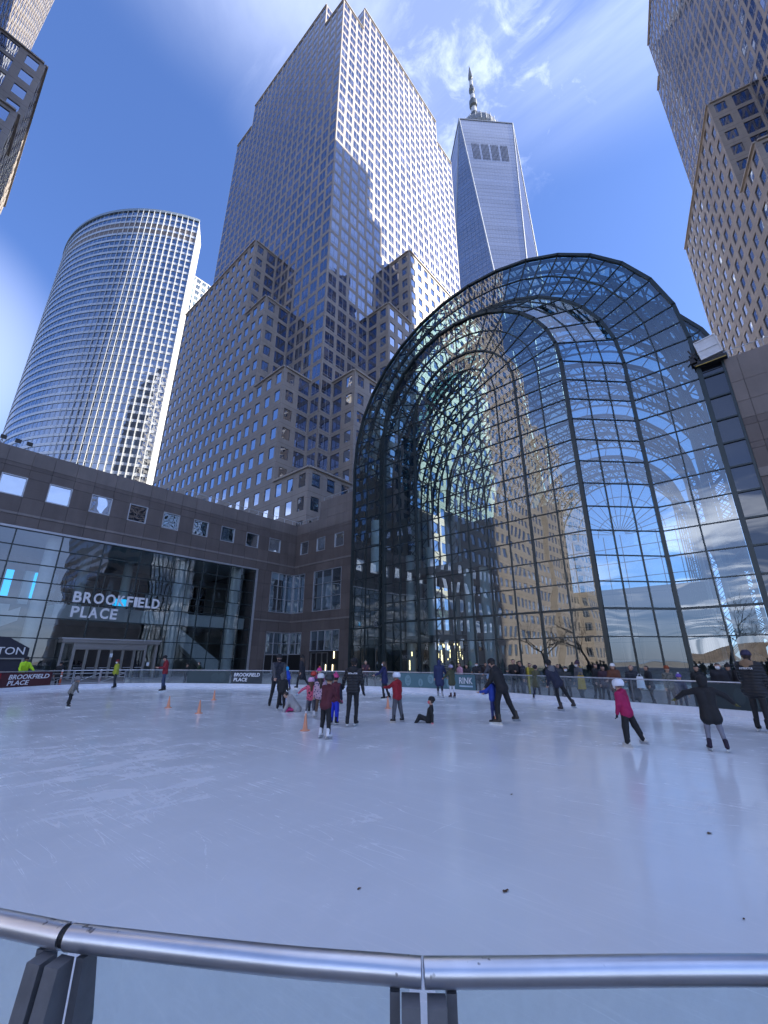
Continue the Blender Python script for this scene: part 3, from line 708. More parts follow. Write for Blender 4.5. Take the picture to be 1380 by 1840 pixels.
# ------------------------------------------------------------------ tapering glass skyscraper with a mast
def taper_tower():
    c = Vector((236.5, 98.7, 0)); hb = 31.0; ht = 31.4; zb, zt = 57.0, 417.0
    t = thing('tapered_glass_skyscraper', 'very tall tapering glass skyscraper with a spire, behind the glass atrium', 'skyscraper', c)
    m, nt, out = new_mat('skyscraper curtain glass')
    g = N(nt, 'ShaderNodeNewGeometry'); sep = N(nt, 'ShaderNodeSeparateXYZ'); nt.links.new(g.outputs['Position'], sep.inputs[0])
    def line(src, period, w, lo):
        d = N(nt, 'ShaderNodeMath', operation='DIVIDE'); nt.links.new(src, d.inputs[0]); d.inputs[1].default_value = period
        fr = N(nt, 'ShaderNodeMath', operation='FRACT'); nt.links.new(d.outputs[0], fr.inputs[0])
        lt = N(nt, 'ShaderNodeMath', operation='LESS_THAN'); nt.links.new(fr.outputs[0], lt.inputs[0]); lt.inputs[1].default_value = w
        r = N(nt, 'ShaderNodeMapRange'); nt.links.new(lt.outputs[0], r.inputs[0]); r.inputs[3].default_value = 1; r.inputs[4].default_value = lo; return r.outputs[0]
    ad = N(nt, 'ShaderNodeMath', operation='SUBTRACT'); nt.links.new(sep.outputs[0], ad.inputs[0]); nt.links.new(sep.outputs[1], ad.inputs[1])
    l1 = line(sep.outputs[2], 4.1, 0.16, 0.72); l2 = line(ad.outputs[0], 3.0, 0.12, 0.82)
    mu = N(nt, 'ShaderNodeMath', operation='MULTIPLY'); nt.links.new(l1, mu.inputs[0]); nt.links.new(l2, mu.inputs[1])
    nz = N(nt, 'ShaderNodeTexNoise', Scale=0.05, Detail=4.0); mp = N(nt, 'ShaderNodeMapping'); mp.inputs['Scale'].default_value = (0.3, 0.3, 2.4)
    nt.links.new(g.outputs['Position'], mp.inputs[0]); nt.links.new(mp.outputs[0], nz.inputs[0])
    r3 = N(nt, 'ShaderNodeMapRange'); nt.links.new(nz.outputs[0], r3.inputs[0]); r3.inputs[1].default_value = .3; r3.inputs[2].default_value = .7; r3.inputs[3].default_value = .85; r3.inputs[4].default_value = 1.12
    m2 = N(nt, 'ShaderNodeMath', operation='MULTIPLY'); nt.links.new(mu.outputs[0], m2.inputs[0]); nt.links.new(r3.outputs[0], m2.inputs[1])
    v = N(nt, 'ShaderNodeVectorMath', operation='SCALE'); v.inputs[0].default_value = (0.50, 0.53, 0.62); nt.links.new(m2.outputs[0], v.inputs['Scale'])
    gl = N(nt, 'ShaderNodeBsdfGlossy', Roughness=0.06); nt.links.new(v.outputs[0], gl.inputs['Color'])
    df = N(nt, 'ShaderNodeBsdfDiffuse', Color=(0.20, 0.215, 0.25, 1))
    mx = N(nt, 'ShaderNodeMixShader'); nt.links.new(schlick(nt, 0.55, None, 3.0), mx.inputs[0]); nt.links.new(df.outputs[0], mx.inputs[1]); nt.links.new(gl.outputs[0], mx.inputs[2])
    nt.links.new(mx.outputs[0], out.inputs[0])
    B = [c + Vector((sx * hb, sy_ * hb, zb)) for sx, sy_ in ((-1, -1), (1, -1), (1, 1), (-1, 1))]
    Tp = [c + Vector((0, -ht, zt)), c + Vector((ht, 0, zt)), c + Vector((0, ht, zt)), c + Vector((-ht, 0, zt))]
    # facets: base edge i (B[i],B[i+1]) with apex T[i]; top edge (T[i-1],T[i]) with foot B[i]
    for i in range(4):
        j = (i + 1) % 4
        b = MB(); b.poly([B[i], B[j], Tp[i]]); b.build('glass_facet', m, t)
        b = MB(); b.poly([Tp[i - 1], Tp[i], B[i]]); b.build('glass_facet', m, t)
        b = MB(); lo = Vector((0, 0, -zb - .6)); b.quad(B[i] + lo, B[j] + lo, B[j], B[i]); b.build('base_wall', m, t)
    edge = basic('stainless edge', (0.24, 0.27, 0.33), 0.6, 0.1)
    for i in range(4):
        b = MB(); b.tube([B[i], Tp[i]], 0.55, 5); b.tube([B[i], Tp[i - 1]], 0.55, 5); b.build('edge_trim', edge, t)
    b = MB(); b.poly([(p.x, p.y, zt - 1) for p in Tp]); b.build('roof', M_ROOF, t)
    for i in range(4):
        b = MB(); b.bar(Tp[i - 1] + Vector((0, 0, -.4)), Tp[i] + Vector((0, 0, -.4)), 0.8, 1.0); b.build('parapet', edge, t)
    # louvre slots near the top of the south-west facet
    u = (Tp[0] - Tp[3]); L = u.length; u.normalize(); foot = B[0]; mid = (Tp[3] + Tp[0]) / 2; dn = (foot - mid).normalized(); nn = Vector((-.7071, -.7071, 0.1))
    dark = basic('louvre dark', (0.06, 0.07, 0.10), 0.6)
    for gset in range(4):
        for k in range(6):
            xx = -17.0 + gset * 8.9 + k * 1.2
            a = mid + u * (xx * 0.86) + dn * 33 + nn * .25; e = mid + u * (xx * 0.83) + dn * 53 + nn * .25
            piece_bar('louvre_slot', dark, t, a, e, 0.24, 0.3, nn)
    ring = basic('communications ring', (0.20, 0.21, 0.22), 0.5, 0.4)
    b = MB(); b.lathe([(6, 417), (7, 424), (18.4, 426), (19.2, 428), (19.2, 433), (18.4, 436), (8, 437)], (c.x, c.y, 0), 28); b.build('mast_ring', ring, t)
    b = MB()
    for k in range(28):
        a = 2 * math.pi * k / 28; b.bar((c.x + 19.3 * math.cos(a), c.y + 19.3 * math.sin(a), 427), (c.x + 19.3 * math.cos(a), c.y + 19.3 * math.sin(a), 436), .35, .5)
    b.build('ring_lattice', edge, t)
    b = MB(); b.lathe([(4.6, 417), (4.4, 440), (3.6, 452)], (c.x, c.y, 0), 10); b.build('mast_base', ring, t)
    prof = [(3.2, 452), (3.4, 466), (2.4, 467), (2.3, 478), (3.5, 479), (3.5, 486), (2.0, 487), (1.9, 500), (2.7, 501), (2.6, 505), (1.6, 506), (1.5, 520), (2.2, 521), (1.8, 527), (0.5, 538), (0.05, 541)]
    b = MB(); b.lathe(prof, (c.x, c.y, 0), 10); b.build('spire', basic('mast metal', (0.12, 0.13, 0.13), 0.4, 0.5), t)
    for z0, z1, r in ((469.5, 476, 2.45), (489, 495, 2.1), (509, 516, 1.7)):
        b = MB(); b.lathe([(r, z0), (r, z1)], (c.x, c.y, 0), 10); b.build('mast_beacon', basic('white radome', (0.42, 0.43, 0.45), 0.4), t)
    b = MB(); 
    for z in (430, 436, 442, 448): b.lathe([(5.4, z), (5.6, z + 1), (5.4, z + 2)], (c.x, c.y, 0), 12)
    for k in range(8):
        a = 2 * math.pi * k / 8; b.bar((c.x + 18 * math.cos(a), c.y + 18 * math.sin(a), 436), (c.x + 2 * math.cos(a), c.y + 2 * math.sin(a), 470), .25, .25)
    b.build('mast_stay', M_STEEL_G, t)
taper_tower()

# ------------------------------------------------------------------ granite podium wings round the plaza
YL, XR = 48.5, 36.5
def panel_wall(root, P0, d, n, spans, rows, mats, thick=0.14, gap=0.022, maxw=1.8, skip=()):
    """individual stone panels: spans = list of (x0,x1) along d split to at most maxw; rows = z edges"""
    d = Vector(d); n = Vector(n); P0 = Vector(P0)
    for r in range(len(rows) - 1):
        z0, z1 = rows[r], rows[r + 1]
        for (x0, x1) in spans:
            if any(x0 < sx1 - .01 and x1 > sx0 + .01 and z0 < sz1 - .01 and z1 > sz0 + .01 for sx0, sx1, sz0, sz1 in skip): continue
            mat = mats[r]; pr = random.uniform(-.006, .006) + (0.05 if mat is M_PODIUM_L else 0)
            c = P0 + d * ((x0 + x1) / 2) + Vector((0, 0, (z0 + z1) / 2 - P0.z)) + n * (pr - thick / 2)
            place('stone_panel', unit_box(mat), root, axes_matrix(c, d * (x1 - x0 - gap), n * thick, Vector((0, 0, z1 - z0 - gap))))
def cuts(edges, maxw=1.8):
    out = []
    for a, b in zip(edges[:-1], edges[1:]):
        k = max(1, math.ceil((b - a) / maxw - 1e-6))
        for i in range(k): out.append((a + (b - a) * i / k, a + (b - a) * (i + 1) / k))
    return out
def framed_window(root, c, d, n, w, h, nx, nz, fr=0.09, glass=None, frm=None, rec=0.10):
    """frame with its bars, and each pane a piece of its own"""
    glass = glass or M_WIN_P; frm = frm or M_PALE_FR
    d = Vector(d); n = Vector(n); c = Vector(c); up = Vector((0, 0, 1))
    b = MB()
    for i in range(nx + 1):
        x = -w / 2 + w * i / nx; ww = fr if i in (0, nx) else fr * .6
        b.bar(c + d * x - up * h / 2 - n * .04, c + d * x + up * h / 2 - n * .04, ww, 0.12, n)
    for k in range(nz + 1):
        z = -h / 2 + h * k / nz; ww = fr if k in (0, nz) else fr * .6
        b.bar(c - d * (w / 2 + fr / 2) + up * z - n * .045, c + d * (w / 2 + fr / 2) + up * z - n * .045, ww, 0.12, n)
    f = b.build('window', frm, root)
    for i in range(nx):
        for k in range(nz):
            cc = c + d * (-w / 2 + w * (i + .5) / nx) + up * (-h / 2 + h * (k + .5) / nz) - n * rec
            j1 = random.uniform(-.004, .004); j2 = random.uniform(-.004, .004)
            place('pane', unit_quad(glass), f, axes_matrix(cc, (d + n * j1).normalized() * (w / nx), -n, (up + n * j2).normalized() * (h / nz)))
    return f
pod = thing('granite_podium', 'low L-shaped granite wing with glass front and square windows, left of the atrium', 'building', (36.5, 48.5, 0))
b = MB()
b.box((30.9, YL + .14, 0), (XR + .14, YL + 6, 13)); b.box((-5, YL + .14, 12.95), (XR + .14, YL + 14, 20.0)); b.box((XR + .14, 36.6, 0), (XR + 1.2, YL + .14, 20.0))
b.box((XR + .14, 36.6, 19.9), (XR + 1.6, 43.6, 22.7))
b.build('backing_wall', M_JOINT, pod)
b = MB(); b.box((-5, YL + .3, 20.0), (XR + 1.7, YL + 14, 20.1)); b.build('roof', M_ROOF, pod)
# south-facing wing: window openings every 3.53 m
wc = [8.2 - 3.53 * k for k in range(3, 0, -1)] + [8.2 + 3.53 * k for k in range(8)]
edges = [-5.0]
for c_ in wc: edges += [c_ - .93, c_ + .93]
edges.append(XR)
sp = []
for i in range(len(edges) - 1): sp += cuts([edges[i], edges[i + 1]], 2.0)
opens = [(c_ - .93, c_ + .93, 15.66, 17.52) for c_ in wc]
rows = [12.95, 13.95, 14.2, 15.66, 17.52, 18.35, 18.75, 20.2]
mats = [M_PODIUM, M_PODIUM_L, M_PODIUM, M_PODIUM, M_PODIUM, M_PODIUM, M_PARAPET]
panel_wall(pod, (0, YL, 0), (1, 0, 0), (0, -1, 0), sp, rows, mats, skip=opens)
for c_ in wc: framed_window(pod, (c_, YL + .01, 16.59), (1, 0, 0), (0, -1, 0), 1.78, 1.78, 1, 1)
# pier right of the glass front, and the west-facing return
spS = cuts([30.75, 32.75], 1.0); rows2 = [0, 1.7, 3.4, 5.15, 6.45, 6.68, 7.6, 9.4, 11.2, 12.95]
m2 = [M_PODIUM] * 4 + [M_PODIUM_L] + [M_PODIUM] * 4
panel_wall(pod, (0, YL, 0), (1, 0, 0), (0, -1, 0), spS, rows2, m2)
spS2 = cuts([32.75, XR], 2.0)
panel_wall(pod, (0, YL, 0), (1, 0, 0), (0, -1, 0), spS2, rows2, m2, skip=[(32.75, 37, 7.6, 12.95), (32.75, 37, 0, 5.15)])
ws = [46.6, 43.1, 39.5]
def Yd(y): return YL - y            # distance along the return, going south
e3 = [0.0]
for y in ws: e3 += [Yd(y) - .88, Yd(y) + .88]
e3.append(Yd(36.75))
sp3 = []
for i in range(len(e3) - 1): sp3 += cuts([e3[i], e3[i + 1]], 2.0)
panel_wall(pod, (XR, YL, 0), (0, -1, 0), (-1, 0, 0), sp3, rows[0:] , mats, skip=[(Yd(y) - .88, Yd(y) + .88, 15.66, 17.52) for y in ws])
for y in ws: framed_window(pod, (XR + .01, y, 16.59), (0, -1, 0), (-1, 0, 0), 1.68, 1.78, 1, 1)
e4 = [0, Yd(46.0), Yd(44.2), Yd(38.8), Yd(36.75)]
sp4 = cuts(e4, 1.85)
panel_wall(pod, (XR, YL, 0), (0, -1, 0), (-1, 0, 0), sp4, rows2, m2, skip=[(0, Yd(46.0), 7.6, 12.95), (Yd(44.2), Yd(38.8), 7.6, 12.95), (0, Yd(46.0), 0, 5.15), (Yd(44.2), Yd(38.8), 0, 5.15)])
# raised block next to the atrium
panel_wall(pod, (XR, YL, 0), (0, -1, 0), (-1, 0, 0), cuts([Yd(43.6), Yd(36.75)], 1.8), [20.2, 21.5, 22.8], [M_PARAPET, M_PARAPET])
framed_window(pod, (34.65, YL + .01, 10.28), (1, 0, 0), (0, -1, 0), 3.62, 5.2, 3, 3, glass=M_WIN_L)
framed_window(pod, (XR + .01, 47.27, 10.28), (0, -1, 0), (-1, 0, 0), 2.42, 5.2, 2, 3, glass=M_WIN_L)
framed_window(pod, (XR + .01, 41.5, 10.28), (0, -1, 0), (-1, 0, 0), 5.3, 5.2, 3, 3, glass=M_WIN_L)
framed_window(pod, (34.65, YL + .01, 3.75), (1, 0, 0), (0, -1, 0), 3.62, 2.7, 3, 2, glass=M_WIN_L)
framed_window(pod, (XR + .01, 47.27, 3.75), (0, -1, 0), (-1, 0, 0), 2.42, 2.7, 2, 2, glass=M_WIN_L)
framed_window(pod, (XR + .01, 41.5, 4.0), (0, -1, 0), (-1, 0, 0), 5.3, 2.4, 4, 1, glass=M_WIN_L)
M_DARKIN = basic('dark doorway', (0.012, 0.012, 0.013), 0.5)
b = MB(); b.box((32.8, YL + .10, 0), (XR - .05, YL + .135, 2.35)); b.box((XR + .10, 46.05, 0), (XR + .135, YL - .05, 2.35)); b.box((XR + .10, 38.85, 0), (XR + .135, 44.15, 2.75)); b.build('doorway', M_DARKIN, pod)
framed_window(pod, (34.65, YL + .01, 1.18), (1, 0, 0), (0, -1, 0), 3.62, 2.3, 3, 1, glass=M_BLACKGL)
M_DOORFR = basic('satin steel door frame', (0.30, 0.29, 0.28), 0.35, 0.7)
for k in range(3):
    framed_window(pod, (XR + .0, 43.4 - 1.05 * k, 1.3), (0, -1, 0), (-1, 0, 0), 1.0, 2.5, 1, 1, fr=.08, glass=M_BLACKGL, frm=M_DOORFR).name = 'door'
M_LAMP = basic('lit strip', (0.9, 0.8, 0.6), 0.5, emit=(1.0, 0.82, 0.5), estr=1.6)
b = MB(); b.box((XR + .02, 39.6, 1.9), (XR + .05, 39.72, 2.7)); b.box((XR + .02, 41.0, .45), (XR + .05, 41.1, 1.2)); b.box((XR + .02, 39.75, .45), (XR + .05, 39.87, 1.2)); b.build('lit_strip', M_LAMP, pod)
# roof edge railing
b = MB()
for k in range(12): b.bar((20 + k * 1.45, YL + .5, 20.2), (20 + k * 1.45, YL + .5, 20.95), .05, .05)
b.bar((19, YL + .5, 20.95), (XR + .5, YL + .5, 20.95), .06, .06)
for k in range(5): b.bar((XR + .5, YL - k * 1.3, 20.2), (XR + .5, YL - k * 1.3, 20.95), .05, .05)
b.bar((XR + .5, YL + .5, 20.95), (XR + .5, 43.4, 20.95), .06, .06)
for k in range(5): b.bar((XR + .5, 43.4 - k * 1.6, 22.8), (XR + .5, 43.4 - k * 1.6, 23.5), .05, .05)
b.bar((XR + .5, 43.4, 23.5), (XR + .5, 36.8, 23.5), .06, .06)
b.build('roof_railing', basic('light grey rail paint', (0.5, 0.5, 0.52), 0.5), pod)

# glass front of the left wing
X0g, X1g, Zg = -4.8, 30.35, 12.72
jamb = MB(); jamb.box((X1g, YL - .12, 0), (X1g + .32, YL + .2, 12.95)); jamb.build('jamb', M_PALE_FR, pod)
zr = [0, 1.83, 3.45, 5.2, 6.72, 8.25, 9.78, 11.3, Zg]
xv = [X1g - 3.5 * k for k in range(10, -1, -1)]
for i in range(len(xv) - 1):
    for k in range(len(zr) - 1):
        sub = 2 if i in (7, 8, 9) else 1
        if 11.0 < xv[i] + 1 < 19.0 and k < 2: continue
        for s_ in range(sub):
            xa = xv[i] + (xv[i + 1] - xv[i]) * s_ / sub; xb = xv[i] + (xv[i + 1] - xv[i]) * (s_ + 1) / sub
            j1 = random.uniform(-.004, .004); j2 = random.uniform(-.004, .004)
            place('glass_pane', unit_quad(M_LOBBY), pod, axes_matrix(((xa + xb) / 2, YL, (zr[k] + zr[k + 1]) / 2), Vector((1, -j1, 0)).normalized() * (xb - xa), (0, 1, 0), Vector((0, -j2, 1)).normalized() * (zr[k + 1] - zr[k])))
            if sub == 2 and s_ == 1: piece_box('mullion', M_STEEL_G, pod, (xa - .03, YL - .06, zr[k]), (xa + .03, YL + .06, zr[k + 1]))
for x in xv: piece_box('mullion', M_STEEL_G, pod, (x - .05, YL - .09, 0), (x + .05, YL + .09, Zg))
for z in zr[1:]:
    if z == 1.83:
        piece_box('transom', M_STEEL_G, pod, (X0g, YL - .075, z - .04), (11.2, YL + .075, z + .04)); piece_box('transom', M_STEEL_G, pod, (19.3, YL - .075, z - .04), (X1g, YL + .075, z + .04))
    else: piece_box('transom', M_STEEL_G, pod, (X0g, YL - .075, z - .045), (X1g, YL + .075, z + .045))
piece_box('head_trim', M_PALE_FR, pod, (X0g, YL - .14, Zg + .04), (X1g + .32, YL + .1, 12.94))
# lobby behind the glass
b = MB(); b.box((-5, YL + 13.7, 0), (36, YL + 14, 13)); b.box((-5, YL + .2, -.04), (30.8, YL + 13.7, 0.0)); b.build('lobby_wall', basic('lobby wall', (0.26, 0.25, 0.24), 0.7, var=0.2, scale=0.6), pod)
b = MB(); b.box((-5, YL + .2, 12.75), (30.8, YL + 13.7, 12.9)); b.build('lobby_ceiling', M_PLASTER, pod)
for xc in (9.1, 21.6, 28.6, 2.0): 
    b = MB(); b.lathe([(0.62, 0), (0.62, 12.7)], (xc, YL + 1.6, 0), 20); b.build('column', M_PLASTER, pod, smooth=True)
for xc in (13.5, 18.0, 25.4):
    b = MB(); b.lathe([(0.5, 6.7), (0.5, 12.7)], (xc, YL + 8, 0), 16); b.build('column', M_PLASTER, pod, smooth=True)
b = MB(); b.box((10.4, YL + 1.9, 5.4), (30.6, YL + 12, 6.7)); b.box((-5, YL + 3.6, 5.6), (7.4, YL + 12, 6.5)); b.build('balcony_slab', M_PLASTER, pod)
b = MB()
for k in range(13): b.bar((10.6 + k * 1.6, YL + 2.0, 6.7), (10.6 + k * 1.6, YL + 2.0, 7.75), .05, .05)
b.bar((10.4, YL + 2.0, 7.75), (30.6, YL + 2.0, 7.75), .07, .07); b.build('balcony_railing', M_STEEL_G, pod)
b = MB(); b.prism([(20.5, YL + 2.4, 6.6), (28.6, YL + 2.4, 1.2), (28.6, YL + 2.4, 0.0), (27.2, YL + 2.4, 0.0), (20.5, YL + 2.4, 5.3)], (0, 1.3, 0)); b.build('escalator', M_PLASTER, pod)
b = MB(); b.prism([(-3.0, YL + 2.2, 0.4), (8.0, YL + 2.2, 6.2), (8.0, YL + 2.2, 5.0), (-1.0, YL + 2.2, 0.0)], (0, 1.3, 0)); b.build('escalator', M_PLASTER, pod)
for k in range(10):
    piece_box('shopfront_mullion', M_PALE_FR, pod, (10.8 + k * 2.0, YL + 11.9, 6.8), (10.86 + k * 2.0, YL + 12.1, 11.5))
b = MB(); b.box((10.8, YL + 12.05, 6.7), (30, YL + 12.1, 11.5)); b.build('shopfront_glass', M_BLACKGL, pod)
M_CYAN = basic('lit blue screen', (0.02, 0.45, 0.85), 0.4, var=0.02, emit=(0.01, 0.45, 0.95), estr=0.5)
piece_box('lit_screen', M_CYAN, pod, (6.45, YL + 3.4, 7.2), (7.0, YL + 3.5, 9.6)); piece_box('lit_screen', M_CYAN, pod, (8.62, YL + 3.4, 7.2), (8.8, YL + 3.9, 9.6))
piece_box('display_pier', M_PLASTER, pod, (7.9, YL + 3.6, 6.6), (8.6, YL + 4.2, 9.7))
piece_box('lit_screen', M_CYAN, pod, (16.2, YL + 5.0, 7.2), (17.5, YL + 5.1, 8.1))
# entrance: canopy beam, frame and six doors
ent = thing('entrance_portal', 'grey metal entrance with a row of glass doors under the big white letters', 'entrance', (15.2, YL - .5, 0))
M_PORTAL = basic('warm grey metal cladding', (0.27, 0.26, 0.255), 0.4, 0.4)
piece_box('canopy_beam', M_PORTAL, ent, (11.0, YL - 1.15, 3.15), (19.4, YL + .3, 3.45)); piece_box('canopy_lip', M_PALE_FR, ent, (10.9, YL - 1.25, 3.45), (19.5, YL + .3, 3.55))
for x in (11.15, 12.05, 18.15, 19.2): piece_box('portal_post', M_PORTAL, ent, (x - .09, YL - 1.0, 0), (x + .09, YL - .8, 3.15))
piece_box('portal_header', M_PORTAL, ent, (12.0, YL - .98, 2.62), (18.2, YL - .75, 3.15))
for k in range(6):
    f = framed_window(ent, (12.62 + k * 1.02, YL - .82, 1.31), (1, 0, 0), (0, -1, 0), .9, 2.58, 1, 1, fr=.09, glass=M_BLACKGL, frm=M_DOORFR); f.name = 'door'
    piece_box('handle', M_PALE_FR, f, (12.3 + k * 1.02, YL - .95, .95), (12.95 + k * 1.02, YL - .91, 1.0))
for k in range(2): framed_window(ent, (11.6 + k * 7.1, YL - .82, 1.55), (1, 0, 0), (0, -1, 0), .8, 3.1, 1, 2, fr=.06, glass=M_LOBBY, frm=M_DOORFR)
M_PAPER = basic('white notice paper', (0.75, 0.8, 0.85), 0.7)
piece_box('notice', M_PAPER, ent, (15.05, YL - .9, 1.9), (15.3, YL - .885, 2.25)); piece_box('notice', M_PAPER, ent, (18.5, YL - .9, 1.1), (18.75, YL - .885, 1.45))
# big letters on the glass
sign = thing('building_sign', 'large white letters reading BROOKFIELD PLACE on the glass front', 'sign', (11.2, YL - .15, 5.4))
M_LETTER = basic('white sign letter', (0.80, 0.80, 0.82), 0.4, var=0.02)
x = 11.2
for word, z, x0, wtot in (('BROOKFIELD', 6.78, 11.22, 7.95), ('PLACE', 5.42, 11.3, 4.0)):
    adv = {'B': .78, 'R': .80, 'O': .98, 'K': .80, 'F': .66, 'I': .36, 'E': .68, 'L': .62, 'D': .86, 'P': .74, 'A': .88, 'C': .86}
    tot = sum(adv[c] for c in word); xx = x0
    for c in word:
        w = adv[c] / tot * wtot
        text_on('letter', c, 1.36, sign, (xx, YL - .20, z), (1, 0, 0), (0, 0, 1), M_LETTER, depth=.08, bold=0.034, width=w * .84)
        xx += w

# dark kiosk with a sloping roof beside the left column
k = thing('dark_kiosk', 'dark blue kiosk with sloping roof and big white letters TON, left edge', 'kiosk', (6, 44.5, 0))
M_KIOSK = basic('dark navy panel', (0.016, 0.018, 0.035), 0.5)
b = MB(); b.box((2.0, 45.0, 0), (8.05, 47.2, 1.75)); b.build('kiosk_wall', M_KIOSK, k)
b = MB(); b.prism([(2.0, 44.9, 1.8), (8.35, 44.9, 1.8), (8.35, 44.9, 2.55), (6.9, 44.9, 3.35), (2.0, 44.9, 3.45)], (0, 2.4, 0)); b.build('kiosk_roof', M_KIOSK, k)
piece_box('counter_trim', M_PORTAL, k, (2.0, 44.85, 1.7), (8.2, 45.0, 1.8))
text_on('letter', 'TON', .78, k, (6.35, 44.84, 2.05), (1, 0, 0), (0, 0, 1), M_LETTER, depth=.03, bold=0.004, width=1.72)

# floodlights on the roof edge
for i, (x, lab) in enumerate(((3.1, 'dark floodlight on a bracket, leftmost on the podium roof edge'), (4.15, 'square dark floodlight on the podium roof edge'), (5.0, 'small floodlight on a thin stalk at the podium roof edge'))):
    f = thing('floodlight', lab, 'floodlight', (x, YL + .3, 20.2), group='floodlights on the podium roof edge')
    b = MB(); b.bar((x, YL + .3, 20.1), (x, YL + .3, 20.6), .05, .05); b.build('bracket', M_STEEL_G, f)
    b = MB(); b.prism([(x - .22, YL + .05, 20.62), (x + .22, YL + .05, 20.62), (x + .22, YL - .02, 21.0), (x - .22, YL - .02, 21.0)], (0, .26, .1)); b.build('lamp_housing', basic('black lamp housing', (0.02, 0.02, 0.022), 0.4), f)

# granite block right of the atrium
rb = thing('granite_block', 'plain granite building block with stone panels at the right edge, beside the atrium', 'building', (36, -2, 0))
b = MB(); b.box((36.16, -70, 0), (62, -2.0, 22.7)); b.build('backing_wall', M_JOINT, rb)
for i, z in enumerate((0,)): pass
rowsR = [0, 2.0, 4.0, 5.9, 7.8, 9.7, 11.6, 13.3, 13.95, 15.4, 15.85, 17.2, 17.75, 19.1, 20.7, 22.8]
mR = [M_PODIUM] * 7 + [M_PODIUM_L, M_PODIUM, M_PODIUM, M_PODIUM, M_PODIUM, M_PARAPET, M_PARAPET, M_PARAPET]
panel_wall(rb, (36.0, -1.95, 0), (0, -1, 0), (-1, 0, 0), [(0, .75), (.75, 2.9), (2.9, 5.05), (5.05, 7.2), (7.2, 9.4), (9.4, 11.6)], rowsR, mR)
b = MB(); b.box((36.02, -70, 0), (36.15, -13.6, 22.8)); b.build('far_facing', M_PODIUM, rb)
b = MB(); b.box((36.16, -70, 22.7), (62, -2.0, 22.78)); b.build('roof', M_ROOF, rb)
b = MB(); b.bar((36.4, -2, 23.6), (36.4, -30, 23.6), .05, .05)
for k in range(8): b.bar((36.4, -2.3 - k * 2, 22.8), (36.4, -2.3 - k * 2, 23.6), .04, .04)
b.build('roof_railing', MATS['light grey rail paint'], rb)
# ------------------------------------------------------------------ glass atrium (vaulted, front stepping forward in arches)
wg = thing('glass_atrium', 'huge barrel-vaulted glass atrium with nested arches across its front', 'glass building', (36, 18, 0))
YC, ZS, XW, XF = 18.0, 25.6, 36.0, 32.1
RA = [18.4, 16.1, 13.8]
RS = [13.8, 13.8 - 3.95 / 3, 13.8 - 2 * 3.95 / 3, 9.85]; XS = [36.0, 34.7, 33.4, 32.1]
RF = [9.85, 7.8, 5.65, 3.75, 1.85]
ZL = [0.0] + [3.25 + 1.8625 * k for k in range(13)]
def ap(X, R, th): return Vector((X, YC - R * math.cos(th), ZS + R * math.sin(th)))
def seg(X, R, i, n, f=0.0):
    a = ap(X, R, math.pi * i / n)
    return a if f == 0 else a.lerp(ap(X, R, math.pi * (i + 1) / n), f)
PANES = []
def pane_quads(Xa, Ra, Xb, Rb, n, sub):
    for i in range(n):
        for k in range(sub):
            f0, f1 = k / sub, (k + 1) / sub
            PANES.append([seg(Xa, Ra, i, n, f0), seg(Xa, Ra, i, n, f1), seg(Xb, Rb, i, n, f1), seg(Xb, Rb, i, n, f0)])
            piece_bar('radial_mullion', M_STEEL_G, wg, seg(Xa, Ra, i, n, f0), seg(Xb, Rb, i, n, f0), .075, .13, (1, 0, 0))
    # legs below the spring line, both sides
    for sgn in (-1, 1):
        for r in range(len(ZL) - 1):
            ya, yb = YC + sgn * Ra, YC + sgn * Rb
            PANES.append([Vector((Xa, ya, ZL[r])), Vector((Xb, yb, ZL[r])), Vector((Xb, yb, ZL[r + 1])), Vector((Xa, ya, ZL[r + 1]))])
def legs_transom(Xa, Ra, Xb, Rb):
    for sgn in (-1, 1):
        for z in ZL[1:]:
            piece_bar('transom', M_STEEL_G, wg, (Xa, YC + sgn * Ra, z), (Xb, YC + sgn * Rb, z), .14, .15 if abs(z - ZL[2]) < .01 else .075)
for a, b_ in ((0, 1), (1, 2)): pane_quads(XW, RA[a], XW, RA[b_], 16, 2)
legs_transom(XW, RA[0], XW, RA[2])
for a in range(3): pane_quads(XS[a], RS[a], XS[a + 1], RS[a + 1], 16, 1)
legs_transom(XS[0], RS[0], XS[3], RS[3])
for a in range(2): pane_quads(XF, RF[a], XF, RF[a + 1], 16, 1)
for a in range(2, 4): pane_quads(XF, RF[a], XF, RF[a + 1], 8, 1)
for i in range(8): PANES.append([ap(XF, 0, 0), seg(XF, RF[4], i, 8), seg(XF, RF[4], i + 1, 8)])
for sgn in (-1, 1):
    for r in range(len(ZL) - 1):
        PANES.append([Vector((XF, YC, ZL[r])), Vector((XF, YC + sgn * RF[4], ZL[r])), Vector((XF, YC + sgn * RF[4], ZL[r + 1])), Vector((XF, YC, ZL[r + 1]))])
for z in ZL[1:]: piece_bar('transom', M_STEEL_G, wg, (XF, YC - RF[0], z), (XF, YC + RF[0], z), .14, .16 if abs(z - ZL[2]) < .01 else .075)
piece_bar('mullion', M_STEEL_G, wg, (XF, YC, 0), (XF, YC, ZS + RF[4]), .09, .14, (1, 0, 0))
def rib(name, X, R, n, w, dp):
    pts = [Vector((X, YC - R, 0))] + [ap(X, R, math.pi * i / n) for i in range(n + 1)] + [Vector((X, YC + R, 0))]
    b = MB()
    for p, q in zip(pts[:-1], pts[1:]):
        e = (q - p).normalized() * w * .25
        b.bar(p - e, q + e, w, dp, (1, 0, 0))
    b.build(name, M_STEEL_G, wg)
for R, w, d in ((18.4, .26, .34), (16.1, .10, .17), (13.8, .25, .32)): rib('arch_rib', XW, R, 16, w, d)
